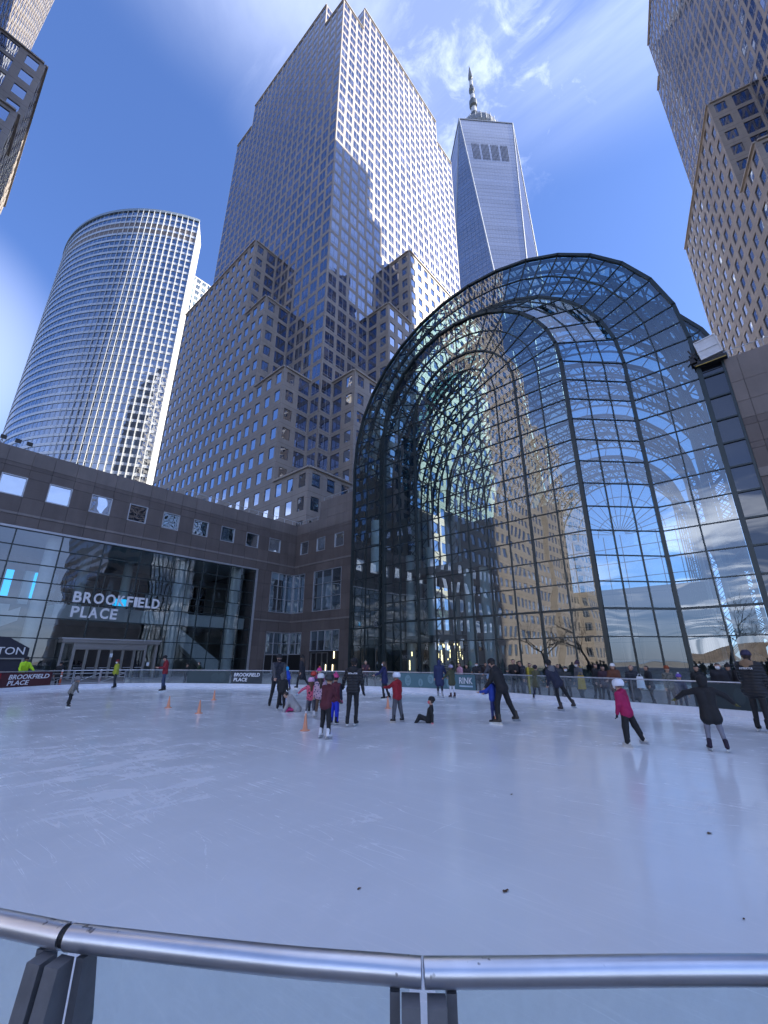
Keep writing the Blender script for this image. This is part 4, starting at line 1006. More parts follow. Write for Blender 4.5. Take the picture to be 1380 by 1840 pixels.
for a in (1, 2): rib('arch_rib', XS[a], RS[a], 16, .09, .16)
for R, n, w, d in ((9.85, 16, .28, .36), (7.8, 16, .09, .16), (5.65, 16, .17, .24), (3.75, 8, .09, .16), (1.85, 8, .09, .16)): rib('arch_rib', XF, R, n, w, d)
big = sorted(PANES, key=lambda q: -quad_pixels(q))
rest = MB()
for k, q in enumerate(big):
    # every pane sits very slightly out of plane, as site glazing does
    nrm = (q[1] - q[0]).cross(q[2] - q[0]).normalized(); c = sum(q, Vector()) / len(q)
    ax = Vector((random.random() - .5, random.random() - .5, random.random() - .5)).normalized()
    rot = Matrix.Rotation(random.gauss(0, 0.0022), 3, ax)
    qq = [c + rot @ (p - c) for p in q]
    if k < 296:
        b = MB(); b.poly(qq); b.build('glass_pane', M_WG, wg)
    else: rest.poly(qq)
rest.build('upper_glazing', M_WG, wg, kind='stuff')

# vault behind the front: sections of different radius, lattice arches every few metres
SECT = [(36.0, 47.5, 18.4), (47.5, 58.0, 21.3), (58.0, 69.5, 18.4), (69.5, 81.0, 15.4), (81.0, 93.0, 12.4)]
NA = 16
def lattice_arch(X, R, depth=1.25, n=24):
    b = MB(); r1 = R - .25; r0 = R - .25 - depth
    for i in range(n):
        t0, t1 = math.pi * i / n, math.pi * (i + 1) / n; tm = (t0 + t1) / 2
        b.bar(ap(X, r1, t0), ap(X, r1, t1), .24, .22, (1, 0, 0)); b.bar(ap(X, r0, t0), ap(X, r0, t1), .24, .22, (1, 0, 0))
        b.bar(ap(X, r1, t0), ap(X, r0, tm), .13, .13, (1, 0, 0)); b.bar(ap(X, r0, tm), ap(X, r1, t1), .13, .13, (1, 0, 0))
    for s_ in (-1, 1):
        for r in (r0, r1): b.bar((X, YC + s_ * r, 0), (X, YC + s_ * r, ZS), .2, .2, (1, 0, 0))
        for k in range(10): 
            z0 = 25.6 * k / 10; b.bar((X, YC + s_ * r0, z0), (X, YC + s_ * r1, z0 + 1.28), .085, .085, (1, 0, 0)); b.bar((X, YC + s_ * r1, z0 + 1.28), (X, YC + s_ * r0, z0 + 2.56), .085, .085, (1, 0, 0))
    b.build('arch_truss', M_TRUSS, wg)
for si, (xa, xb, R) in enumerate(SECT):
    g = MB(); p_ = MB(); nl = 4
    for i in range(NA):
        for k in range(nl):
            x0 = xa + (xb - xa) * k / nl; x1 = xa + (xb - xa) * (k + 1) / nl
            g.quad(ap(x0, R, math.pi * i / NA), ap(x1, R, math.pi * i / NA), ap(x1, R, math.pi * (i + 1) / NA), ap(x0, R, math.pi * (i + 1) / NA))
            if k: p_.bar(ap(x0, R, math.pi * i / NA), ap(x0, R, math.pi * (i + 1) / NA), .08, .08, (1, 0, 0))
    g.build('vault_glazing', M_VAULT, wg)
    for i in range(NA * 2 + 1):
        th = math.pi * i / (NA * 2); w = .17 if i % 2 == 0 else .10
        p_.bar(ap(xa, R - (.02 if i % 2 else 0), th), ap(xb, R - (.02 if i % 2 else 0), th), w, w)
    for i in range(0, NA + 1):   # inner purlins and cross bracing
        th = math.pi * i / NA; p_.bar(ap(xa, R - 1.5, th), ap(xb, R - 1.5, th), .15, .15)
        th2 = math.pi * (i + 2) / NA
        if i < NA - 1: p_.bar(ap(xa, R - .8, th), ap(xb, R - .8, th2), .11, .11); p_.bar(ap(xb, R - .9, th), ap(xa, R - .9, th2), .11, .11)
    p_.build('purlin_lattice', M_TRUSS, wg)
    for k in range(4): lattice_arch(xa + .4 + (xb - xa - .8) * k / 3, R)
    if si:
        Rp = SECT[si - 1][2]; lo, hi = min(R, Rp), max(R, Rp); e = MB(); eb = MB()
        for i in range(NA):
            e.quad(ap(xa, lo, math.pi * i / NA), ap(xa, lo, math.pi * (i + 1) / NA), ap(xa, hi, math.pi * (i + 1) / NA), ap(xa, hi, math.pi * i / NA)); eb.bar(ap(xa, lo, math.pi * i / NA), ap(xa, hi, math.pi * i / NA), .1, .1, (1, 0, 0))
            for r in (lo, hi): eb.bar(ap(xa, r, math.pi * i / NA), ap(xa, r, math.pi * (i + 1) / NA), .3, .3, (1, 0, 0))
        e.build('step_glazing', M_VAULT, wg); eb.build('step_rib', M_STEEL_G, wg)
    # granite side walls under the vault
    q = MB()
    for s_ in (-1, 1):
        y = YC + s_ * (R + .15); q.box((xa + (.35 if si == 0 else 0), min(y, y + s_ * .4), 0), (xb, max(y, y + s_ * .4), ZS - .1))
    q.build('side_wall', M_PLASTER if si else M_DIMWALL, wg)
e = MB(); eb = MB(); Re = SECT[-1][2]; xe = SECT[-1][1]
for i in range(NA):
    e.poly([ap(xe, Re, math.pi * i / NA), ap(xe, Re, math.pi * (i + 1) / NA), ap(xe, 0, 0)]); eb.bar(ap(xe, Re, math.pi * i / NA), ap(xe, 1, math.pi * i / NA), .12, .12, (1, 0, 0))
    for r in (4, 8, 12.4): eb.bar(ap(xe, r, math.pi * i / NA), ap(xe, r, math.pi * (i + 1) / NA), .12, .12, (1, 0, 0))
for r in range(9):
    y = YC - Re + 2 * Re * r / 8; eb.bar((xe, y, 0), (xe, y, ZS), .14, .14, (1, 0, 0))
for z in range(2, 26, 3): eb.bar((xe, YC - Re, z), (xe, YC + Re, z), .12, .12)
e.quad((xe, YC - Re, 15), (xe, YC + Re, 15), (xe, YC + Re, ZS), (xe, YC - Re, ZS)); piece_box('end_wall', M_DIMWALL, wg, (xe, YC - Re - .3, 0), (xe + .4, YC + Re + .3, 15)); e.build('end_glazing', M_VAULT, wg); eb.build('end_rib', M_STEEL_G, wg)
# inside: floor, columns, galleries, stair, lit sculpture
b = MB(); b.box((32.2, -.3, -.04), (93, 36.3, 0.01)); b.build('atrium_floor', M_FLOORIN, wg)
for (x, y, z, r) in ((46, 35.2, 15.4, .6), (46, 31.8, 16, .55), (46, 26.2, 12.5, .6), (46, 24.0, 12.3, .6), (54, 33, 12.5, .6), (60, 30, 12.5, .6), (46, 1.2, 12.5, .7), (56, 1.0, 12.5, .7)):
    b = MB(); b.lathe([(r, 0), (r, z)], (x, y, 0), 18); b.build('column', M_PLASTER, wg, smooth=True)
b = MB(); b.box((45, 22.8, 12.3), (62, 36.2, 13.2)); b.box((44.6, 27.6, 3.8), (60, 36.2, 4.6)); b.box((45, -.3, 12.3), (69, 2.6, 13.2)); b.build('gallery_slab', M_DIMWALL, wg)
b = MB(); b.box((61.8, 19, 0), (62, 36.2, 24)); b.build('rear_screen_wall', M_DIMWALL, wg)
b = MB()
for k in range(14): b.box((47, 27.6 + k * .36, 3.5 - k * .27), (49.4, 27.96 + k * .36, 3.62 - k * .27))
b.build('stair', M_PLASTER, wg)
for z0, z1 in ((11.9, 15.0), (15.35, 18.5)):
    b = MB(); b.lathe([(0.0, z0), (.78, z0), (.78, z1), (0.0, z1)], (38.6, 34.7, 0), 20); b.build('white_drum', M_WHITE, wg, smooth=False)
M_STICK = basic('warm light tube', (0.9, 0.75, 0.45), 0.5, emit=(1.0, 0.74, 0.38), estr=1.5)
rs = random.Random(5)
for k in range(22):
    y = 30.3 + rs.random() * 3.6; z = 1.3 + rs.random() * 2.4; h = .35 + rs.random() * .6; x = 49.5 + rs.random() * 1.0
    piece_box('light_tube', M_STICK, wg, (x, y - .035, z), (x + .07, y + .035, min(z + h, 4.05)))
piece_box('light_tube', M_STICK, wg, (44, 33.6, 2.2), (44.1, 33.7, 2.7)); piece_box('light_tube', M_STICK, wg, (43, 33.2, .6), (43.1, 33.3, 1.7))
# dark glazed strip between atrium and granite block
for r in range(len(ZL) - 2):
    z0, z1 = ZL[r], ZL[r + 1]
    if z0 > 21.9: break
    place('dark_pane', unit_quad(M_BLACKGL), wg, axes_matrix((36.12, -1.22, (z0 + z1) / 2), (0, 1.3, 0), (-1, 0, 0), (0, 0, z1 - z0)))
    piece_box('transom', M_STEEL_G, wg, (36.0, -1.9, z1 - .06), (36.1, -.5, z1 + .06))
piece_box('mullion', M_STEEL_G, wg, (35.9, -.58, 0), (36.2, -.44, 22.6)); piece_box('mullion', M_STEEL_G, wg, (35.96, -1.94, 0), (36.3, -1.8, 22.9))
# window-cleaning cradle parked at the head of the strip
cr = thing('cleaning_cradle', 'white boxy window-cleaning cradle with dark machinery at the foot of the atrium roof, right', 'cradle', (36, -1.3, 22.9))
M_CRW = basic('white cradle panel', (0.66, 0.68, 0.72), 0.5)
b = MB(); b.hexa([(35.55, -2.05, 23.25), (35.55, -.75, 23.05), (37.0, -.75, 23.05), (37.0, -2.05, 23.25), (35.5, -1.85, 24.85), (35.5, -.55, 24.65), (37.0, -.55, 24.65), (37.0, -1.85, 24.85)]); b.build('cabinet', M_CRW, cr)
b = MB(); b.bar((35.47, -1.98, 23.95), (35.47, -.6, 23.8), .05, .05); b.bar((35.49, -2.05, 23.28), (35.49, -.75, 23.08), .07, .07); b.bar((35.45, -1.85, 24.83), (35.45, -.55, 24.63), .07, .07); b.bar((35.5, -2.05, 23.25), (35.45, -1.85, 24.85), .06, .06); b.bar((35.5, -.75, 23.05), (35.45, -.55, 24.65), .06, .06); b.build('cabinet_frame', M_WHITE, cr)
b = MB(); b.box((35.5, -2.2, 22.75), (36.9, -.2, 22.9)); b.box((35.55, -2.1, 22.95), (36.9, -.6, 23.05)); b.bar((35.6, -.55, 22.9), (35.6, -.1, 24.3), .1, .1); b.box((35.55, -.5, 23.1), (36.2, -.05, 23.5)); b.bar((35.6, -.5, 23.9), (35.6, .15, 23.4), .09, .09); b.tube([(35.6, -.25, 23.55), (36.3, -.25, 23.55)], .22, 10)
b.build('winch', basic('dark machinery', (0.03, 0.03, 0.035), 0.5, 0.3), cr)
b = MB(); b.bar((35.45, -2.15, 22.72), (35.45, -.3, 22.66), .06, .05); b.build('warning_edge', basic('yellow warning paint', (0.5, 0.36, 0.08), 0.5), cr)
# ------------------------------------------------------------------ ice rink and its barrier
CTRL = [(1.0, .75), (.51, 1.51), (-1.1, 5), (-2.5, 10), (-2.5, 17), (-.5, 24), (2.7, 29.8), (6.9, 33.3), (10, 33.8), (13, 32.2), (16.5, 27.2), (19.3, 22), (20.9, 17.6), (21.4, 14),
        (21.2, 10.5), (20.5, 7.5), (19.6, 4), (18.5, .3), (16, -3.6), (12.5, -5.4), (8.5, -5.4), (5, -4.1), (2.9, -1.9), (1.66, .0)]
def catmull(P, m=10):
    out = []; n = len(P)
    for i in range(n):
        p0, p1, p2, p3 = (Vector(P[(i + k - 1) % n]) for k in range(4))
        for j in range(m):
            t = j / m
            out.append(0.5 * ((2 * p1) + (p2 - p0) * t + (2 * p0 - 5 * p1 + 4 * p2 - p3) * t * t + (3 * p1 - p0 - 3 * p2 + p3) * t ** 3))
    return out
CURVE = catmull(CTRL)
CS = [0.0]
for i in range(len(CURVE)): CS.append(CS[-1] + (CURVE[(i + 1) % len(CURVE)] - CURVE[i]).length)
PERIM = CS[-1]
def cpt(s, off=0.0):
    """point on the rink edge at arc length s (clockwise), moved `off` metres towards the ice"""
    s = s % PERIM
    lo = int(np.searchsorted(CS, s, side='right')) - 1; lo = min(lo, len(CURVE) - 1)
    a = CURVE[lo]; b = CURVE[(lo + 1) % len(CURVE)]; t = (s - CS[lo]) / max(CS[lo + 1] - CS[lo], 1e-6)
    p = a.lerp(b, t); d = (b - a).normalized()
    return Vector((p.x + d.y * off, p.y - d.x * off, 0)), Vector((d.x, d.y, 0))
def s_px(px):
    """arc length of the far rink edge seen in photo column px"""
    d = pray(px, 1187); az = math.atan2(d.x, d.y); best = None
    for i in range(600):
        s = PERIM * i / 600; p, _ = cpt(s)
        if math.hypot(p.x, p.y) < 6: continue
        e = abs(math.atan2(p.x, p.y) - az)
        if best is None or e < best[0]: best = (e, s)
    return best[1]
def edge_dist(px):
    p, _ = cpt(s_px(px)); return math.hypot(p.x, p.y)

def ice_mat():
    m, nt, out = new_mat('skated ice')
    g = N(nt, 'ShaderNodeNewGeometry')
    def nz(scale, detail, rough, scl=(1, 1, 1), rot=0, dist=0.0, loc=(0, 0, 0)):
        mp = N(nt, 'ShaderNodeMapping'); mp.inputs['Scale'].default_value = scl; mp.inputs['Rotation'].default_value = (0, 0, rot); mp.inputs['Location'].default_value = loc
        nt.links.new(g.outputs['Position'], mp.inputs[0])
        n = N(nt, 'ShaderNodeTexNoise', Scale=scale, Detail=detail, Roughness=rough, Distortion=dist); nt.links.new(mp.outputs[0], n.inputs[0]); return n.outputs[0]
    def ramp(src, a, b, lo=0.0, hi=1.0):
        r = N(nt, 'ShaderNodeMapRange', interpolation_type='SMOOTHSTEP'); nt.links.new(src, r.inputs[0])
        for i, v in enumerate((a, b, lo, hi)): r.inputs[i + 1].default_value = v
        return r.outputs[0]
    def op(o, a, b):
        r = N(nt, 'ShaderNodeMath', operation=o)
        for i, v in enumerate((a, b)):
            if isinstance(v, (int, float)): r.inputs[i].default_value = v
            else: nt.links.new(v, r.inputs[i])
        return r.outputs[0]
    _sp = N(nt, 'ShaderNodeSeparateXYZ'); nt.links.new(g.outputs['Position'], _sp.inputs[0])
    def N_sep(i): return _sp.outputs[i]
    # thin blade marks: ridges of stretched, bent noise in several directions
    marks = None
    for rot, sc, st, lc in ((0.4, 1.9, 0.07, 0), (1.3, 1.5, 0.06, 3), (2.2, 2.4, 0.08, 9), (2.9, 1.7, 0.05, 14), (0.9, 3.0, 0.09, 21), (1.8, 3.4, 0.08, 27)):
        n = nz(sc, 2, 0.4, (1, st, 1), rot, 1.1, (lc, lc * .7, 0))
        r = op('ABSOLUTE', op('SUBTRACT', n, 0.5), 0); r = ramp(r, 0.009, 0.0)
        gate = ramp(nz(0.5, 4, .65, loc=(lc * 2, 5, 0)), 0.38, 0.64)
        r = op('MULTIPLY', r, gate); marks = r if marks is None else op('MAXIMUM', marks, r)
    snow = op('MULTIPLY', ramp(nz(0.45, 7, 0.68, (1, 2.0, 1), 0.9), 0.52, 0.72), ramp(nz(9, 4, .7), 0.25, 0.75))
    dxm = op('SUBTRACT', op('MULTIPLY', N_sep(0), 1.0), 2.8); dym = op('SUBTRACT', N_sep(1), 9.5)
    worn = op('MULTIPLY', ramp(op('SQRT', op('ADD', op('MULTIPLY', dxm, dxm), op('MULTIPLY', op('MULTIPLY', dym, .55), op('MULTIPLY', dym, .55))), 0), 4.2, .6), ramp(nz(1.1, 7, .7, (1, 1.8, 1), .7, .5), .40, .66))
    snow = op('MINIMUM', op('ADD', snow, op('MULTIPLY', worn, .75)), 1.0)
    scuff = op('MULTIPLY', ramp(nz(5.0, 6, .75, (1, .35, 1), -.5, .6), 0.62, 0.72), ramp(nz(0.3, 2, .5, loc=(4, 1, 0)), 0.42, 0.6))
    sepp = N(nt, 'ShaderNodeSeparateXYZ'); nt.links.new(g.outputs['Position'], sepp.inputs[0])
    arcs = None
    wob = op('MULTIPLY', op('SUBTRACT', nz(1.1, 2, .5), .5), .22)
    for k, (cx, cy_, R, w) in enumerate(((2.5, 6.5, 2.9, .030), (3.4, 7.4, 2.6, .022), (1.4, 10.5, 4.4, .05), (9.5, 3.0, 3.6, .02), (7.0, 12.5, 5.2, .03), (13.0, 4.5, 2.8, .02), (5.0, 18.0, 6.0, .05), (3.5, 2.8, 1.5, .008), (4.2, 1.2, 1.9, .007), (6.5, -1.0, 2.6, .012), (0.5, 5.2, 2.2, .016), (8.5, 8.0, 4.3, .025))):
        dx = op('SUBTRACT', sepp.outputs[0], cx); dy = op('SUBTRACT', sepp.outputs[1], cy_)
        rr_ = op('SQRT', op('ADD', op('MULTIPLY', dx, dx), op('MULTIPLY', dy, dy)), 0)
        ln = ramp(op('ABSOLUTE', op('SUBTRACT', op('ADD', rr_, wob), R), 0), w, w * .2)
        ln = op('MULTIPLY', ln, ramp(nz(.33, 2, .5, loc=(k * 3.7, k * 1.9, 0)), .50, .62)); arcs = ln if arcs is None else op('MAXIMUM', arcs, ln)
    broken = ramp(nz(14, 3, .7), .35, .6)
    marks = op('MAXIMUM', marks, op('MULTIPLY', arcs, broken))
    white = op('MINIMUM', op('ADD', op('MULTIPLY', marks, .42), op('ADD', op('MULTIPLY', snow, .8), op('MULTIPLY', scuff, .35))), 1.0)
    cloudy = ramp(nz(0.16, 5, .6), 0.3, 0.7, .90, 1.05)
    c1 = N(nt, 'ShaderNodeVectorMath', operation='SCALE'); c1.inputs[0].default_value = (0.90, 0.92, 0.94); nt.links.new(cloudy, c1.inputs['Scale'])
    mx = N(nt, 'ShaderNodeMix', data_type='RGBA'); nt.links.new(white, mx.inputs[0]); nt.links.new(c1.outputs[0], mx.inputs[6]); mx.inputs[7].default_value = (0.97, 0.97, 0.98, 1)
    p = N(nt, 'ShaderNodeBsdfPrincipled'); nt.links.new(mx.outputs[2], p.inputs['Base Color']); p.inputs['IOR'].default_value = 1.36
    p.inputs['Specular IOR Level'].default_value = 0.48
    rr = op('ADD', ramp(nz(0.5, 5, .65), 0.3, 0.7, .07, .20), op('MULTIPLY', white, .35)); nt.links.new(rr, p.inputs['Roughness'])
    bn = N(nt, 'ShaderNodeBump', Strength=0.10, Distance=0.01); hgt = op('ADD', op('MULTIPLY', nz(2.2, 4, .6), .8), op('MULTIPLY', white, .25)); nt.links.new(hgt, bn.inputs['Height']); nt.links.new(bn.outputs[0], p.inputs['Normal'])
    nt.links.new(p.outputs[0], out.inputs[0])
    return m
b = MB(); b.poly([(p.x, p.y, 0.0) for p in CURVE]); struct(b.build('ice', ice_mat()))
# a rim of concrete outside the ice hides the 5 cm step
bar_t = thing('rink_barrier', 'oval ice rink barrier of glass panels with stainless top rail and white kick plate', 'rink barrier', (1.0, .75, 0))
M_KICK = basic('white kick plate', (0.72, 0.73, 0.78), 0.35, var=0.08, scale=2)
RZ = 1.035
s1 = CS[10]
nodes = [0.0, s1]; step = (PERIM - .96 - s1) / 34
nodes += [s1 + step * k for k in range(1, 34)] + [PERIM - .96]
SEC = list(zip(nodes, nodes[1:] + [PERIM]))
gate = (s_px(103), s_px(226))
def strip(s0, s1_, off, z0, z1, n=5, th=0.0):
    b = MB()
    for i in range(n):
        a, _ = cpt(s0 + (s1_ - s0) * i / n, off); c, _ = cpt(s0 + (s1_ - s0) * (i + 1) / n, off)
        if th:
            a2, _ = cpt(s0 + (s1_ - s0) * i / n, off - th); c2, _ = cpt(s0 + (s1_ - s0) * (i + 1) / n, off - th)
            b.hexa([(a.x, a.y, z0), (c.x, c.y, z0), (c2.x, c2.y, z0), (a2.x, a2.y, z0), (a.x, a.y, z1), (c.x, c.y, z1), (c2.x, c2.y, z1), (a2.x, a2.y, z1)])
        else: b.quad((a.x, a.y, z0), (c.x, c.y, z0), (c.x, c.y, z1), (a.x, a.y, z1))
    return b
M_GATE = basic('galvanised gate frame', (0.36, 0.37, 0.39), 0.4, 0.6)
for i, (a, c) in enumerate(SEC):
    mid = (a + c) / 2; g0 = .0028 if i == 0 else .004; g1 = .0028 if i == len(SEC) - 1 else .012 if i == 0 else .004
    nearby = i in (0, 1, len(SEC) - 1, len(SEC) - 2)
    isgate = gate[0] - .4 < mid < gate[1] + .4
    b = MB(); n = 10
    pts = []
    for k in range(n + 1):
        p, _ = cpt(a + g0 + (c - a - g0 - g1) * k / n, 0)
        if nearby:
            e0, _ = cpt(a + g0); e1, _ = cpt(c - g1); p = e0.lerp(e1, k / n) * .8 + p * .2
        pts.append((p.x, p.y, RZ))
    b.tube(pts, .0268, 24 if nearby else 8); b.build('top_rail', M_RAIL, bar_t, smooth=True)
    strip(a + .004, c - .004, .10, -.05, .21, th=.12).build('kick_plate', M_KICK, bar_t)
    if isgate:
        k = MB()
        for j in range(2):
            sa = a + (c - a) * j / 2 + .03; sb = a + (c - a) * (j + 1) / 2 - .03
            p0, _ = cpt(sa); p1, _ = cpt(sb)
            P = lambda p, z: (p.x, p.y, z)
            for z in (.28, .62, .86): k.bar(P(p0, z), P(p1, z), .035, .035)
            k.bar(P(p0, .2), P(p0, 1.0), .045, .045); k.bar(P(p1, .2), P(p1, 1.0), .045, .045); k.bar(P(p0, .28), P(p1, .86), .03, .03)
        k.build('gate_frame', M_GATE, bar_t)
    else:
        strip(a + .03, c - .03, .045, .20, 1.0, n=6).build('glass_panel', M_RAILGL, bar_t)
    if i > 0 and i < len(SEC) - 2:
        p, d = cpt(c); o = Vector((d.y, -d.x, 0))
        b = MB(); b.bar((p.x, p.y, -.05), (p.x, p.y, RZ - .02), .05, .05, d); b.build('post', M_POST, bar_t)
# the near posts: a pair of bent steel brackets at each joint, one per panel
def bracket(s, side):
    """plate bracket on the viewer's side of the rail, `side` -1/+1 = left/right of the joint"""
    p, d = cpt(s); o = Vector((-d.y, d.x, 0))                      # outwards
    e = d * (.045 * side) + Vector((0, 0, 0)); q = MB()
    prof = [(0.012, RZ - .028), (.055, RZ - .03), (.105, .62), (.10, .56), (.20, .42), (.22, -.05), (0.03, -.05), (0.012, .3)]
    th = d * .040 * side
    c = Vector((p.x, p.y, 0)) + d * (.008 * side)
    q.prism([c + o * x + Vector((0, 0, z)) for x, z in prof], th)
    for x, z in ((.088, .86), (.088, .845)):
        pass
    ob = q.build('bracket', M_POST, bar_t)
    hl = MB(); hc = c + th * .5 + o * .083 + Vector((0, 0, .80)); nn = (o * .99 + Vector((0, 0, .12))).normalized()
    hl.tube([hc - nn * .012, hc + nn * .0035], .0065, 10); hl.build('bolt_hole', M_DARKIN, ob)
    q = MB(); c2 = Vector((p.x, p.y, 0)) + d * (.052 * side)
    q.prism([c2 - o * x + Vector((0, 0, z)) for x, z in ((-.01, RZ - .03), (.03, RZ - .03), (.055, .86), (.05, .60), (.03, -.05), (-.01, -.05))], d * .022 * side)
    q.build('edge_plate', M_POST, bar_t)
for s in (0.0, s1, PERIM - .96):
    for sd in (-1, 1): bracket(s, sd)
    p, d = cpt(s)
    if s == 0.0: continue
    b = MB(); b.tube([Vector((p.x, p.y, RZ)) - d * .035, Vector((p.x, p.y, RZ)) + d * .035], .0225, 14); b.build('rail_sleeve', basic('black sleeve', (.01, .01, .012), .5), bar_t)
# banners fixed to the inside of the panels
def curved_text(body, size, s0, z0, mat, bold=0.0, shear=0.0, width=None, parent=None, off=.085, name='lettering'):
    me = text_mesh(body, size, .006, bold, shear); n = len(me.vertices); co = np.empty(n * 3); me.vertices.foreach_get('co', co); co = co.reshape(-1, 3)
    mn = co.min(0); mx = co.max(0); co[:, :2] -= mn[:2]
    if width: co[:, 0] *= width / (mx[0] - mn[0])
    out_ = []
    for x, y, z in co:
        p, d = cpt(s0 + x, off + z); out_.append((p.x, p.y, z0 + y))
    me.vertices.foreach_set('co', np.array(out_).ravel()); me.update(); me.materials.clear(); me.materials.append(mat)
    o = bpy.data.objects.new(name, me); COL.objects.link(o); attach(o, parent); return o
M_TXT = basic('white banner print', (0.78, 0.79, 0.82), 0.5, var=.02)
def banner(pxa, pxb, col, name='banner', label=None):
    a, c = s_px(pxa), s_px(pxb)
    o = strip(a, c, .075, .225, .985, n=16, th=.012).build('banner', basic('banner ' + str(col), col, .45, var=.05), bar_t, label=label); return a, c, o
a, c, o = banner(-60, 98, (0.075, 0.016, 0.022), label='dark red banner with white words BROOKFIELD PLACE')
L = s_px(92) - s_px(22)
curved_text('BROOKFIELD', .34, s_px(22), .63, M_TXT, .006, .18, L, bar_t); curved_text('PLACE', .34, s_px(20), .32, M_TXT, .006, .18, L * .53, bar_t)
o2 = strip(a, s_px(9), .092, .24, .97, n=6, th=.01).build('banner_patch', basic('red banner print', (.28, .015, .02), .5), bar_t)
a, c, o = banner(343, 418, (0.030, 0.055, 0.062), label='dark teal banner')
ba, bc, o = banner(419, 473, (0.020, 0.030, 0.040), label='dark banner with white words BROOKFIELD PLACE')
L = s_px(470) - s_px(425)
curved_text('BROOKFIELD', .3, s_px(425), .66, M_TXT, .006, .12, L, bar_t); curved_text('PLACE', .3, s_px(424.5), .36, M_TXT, .006, .12, L * .53, bar_t)
a, c, o = banner(716, 853, (0.075, 0.165, 0.195), label='teal banner with pale ovals and the word RINK')
M_OVAL = basic('pale teal oval print', (0.17, 0.29, 0.32), .5, var=.04); M_OVD = basic('mid teal print', (0.10, 0.20, 0.235), .5, var=.04)
def oval(px, z, w, h, mat=M_OVAL, off=.088, rot=0.0):
    s = s_px(px); q = MB(); pts = []
    for k in range(20):
        t = 2 * math.pi * k / 20; x, y = w * math.cos(t), h * math.sin(t)
        x, y = x * math.cos(rot) - y * math.sin(rot), x * math.sin(rot) + y * math.cos(rot)
        p, d = cpt(s + x, off); pts.append((p.x, p.y, z + y))
    q.poly(pts); q.build('oval_print', mat, bar_t)
def mark(px, z, segs, mat=M_OVD, w=.035, off=.096):
    s = s_px(px); q = MB()
    for (x0, y0, x1, y1) in segs:
        p, d = cpt(s + x0, off); e, d2 = cpt(s + x1, off); q.bar((p.x, p.y, z + y0), (e.x, e.y, z + y1), .006, w)
    q.build('oval_mark', mat, bar_t)
oval(735, .60, .20, .30); oval(754.5, .50, .15, .21); oval(773, .70, .20, .24); oval(806, .55, .16, .26)
mark(735, .60, [(-.1, .12, .08, -.02), (.1, .12, -.06, -.04), (-.1, -.12, .1, -.12), (.08, .0, .1, .14)])
mark(754.5, .50, [(0, -.14, 0, .12), (-.05, -.06, .05, -.06), (-.035, .02, .035, .02)])
mark(773, .70, [(-.08, .08, .05, .08), (.05, .08, .05, -.04), (-.06, -.02, .08, -.1)])
L = s_px(846) - s_px(823)
curved_text('RINK', .45, s_px(823), .52, M_TXT, .004, 0, L, bar_t)
st = strip(s_px(823.5), s_px(846.5), .09, .36, .44, n=6, th=.006).build('banner_line', basic('pale blue print', (.42, .55, .66), .5), bar_t)
a, c, o = banner(1238, 1420, (0.016, 0.032, 0.040), label='very dark teal banner at the right')
M_OVR = basic('dark teal oval print', (0.030, 0.052, 0.060), .5)
oval(1312, .62, .16, .26, M_OVR); oval(1345, .58, .22, .30, M_OVR); oval(392, .6, .3, .28, basic('dim oval print', (.045, .075, .082), .5)); oval(402, .62, .28, .3, MATS['dim oval print'])

# small things on the ice
M_CONE = basic('orange training cone', (0.72, 0.30, 0.17), 0.45, var=.06)
cone_me = MB(); cone_me.lathe([(0, .012), (.12, .012), (.12, 0), (.125, .0), (.125, .02), (.065, .03), (.018, .40), (.018, .41), (0, .41)], (0, 0, 0), 18); cone_me = cone_me.mesh('cone', M_CONE, True)
for x, y, lab in ((302, 1272, 'orange cone on the ice, left of the other two by the red jacket'), (357, 1282, 'orange cone on the ice, nearest of the three at the left'), (384, 1258, 'orange cone on the ice, farthest of the three at the left'),
                  (548, 1313, 'orange cone on the ice at the feet of the pink jacket girl'), (697, 1273, 'orange cone on the ice behind the boy in red'), (893, 1291, 'orange cone on the ice behind the man holding a child in blue')):
    p = ground(x, y); o = bpy.data.objects.new('training_cone', cone_me); COL.objects.link(o); o.location = p; o.rotation_euler = (0, 0, x); tag(o, lab, 'cone', 'orange cones on the ice')
M_DEL = basic('orange delineator', (0.62, 0.12, 0.05), .5); M_REF = basic('white reflective band', (.8, .8, .8), .3)
for px, extra, lab in ((117, 1.2, 'orange bollard with white band behind the gate, left one'), (186, 1.2, 'orange bollard with white band behind the gate, right one')):
    D = edge_dist(px) + extra; d = pray(px, 1187); az = math.atan2(d.x, d.y)
    t_ = thing('delineator_post', lab, 'bollard', (D * math.sin(az), D * math.cos(az), -.05), 'orange bollards behind the gate')
    for nm, prof, mt in (('base', [(0, .0), (.17, 0), (.17, .05), (.06, .07)], M_DARKIN), ('post', [(.06, .05), (.05, .80), (.045, 1.0), (0, 1.02)], M_DEL), ('band', [(.056, .68), (.054, .80)], M_REF), ('cap', [(.05, .98), (.06, 1.0), (.06, 1.1), (0, 1.13)], M_REF)):
        q = MB(); q.lathe(prof, (0, 0, 0), 14); child_mesh(nm, q.mesh(nm, mt, True), t_)
M_LEAF = basic('brown dry leaf', (0.10, 0.055, 0.03), .8, var=.3, scale=40)
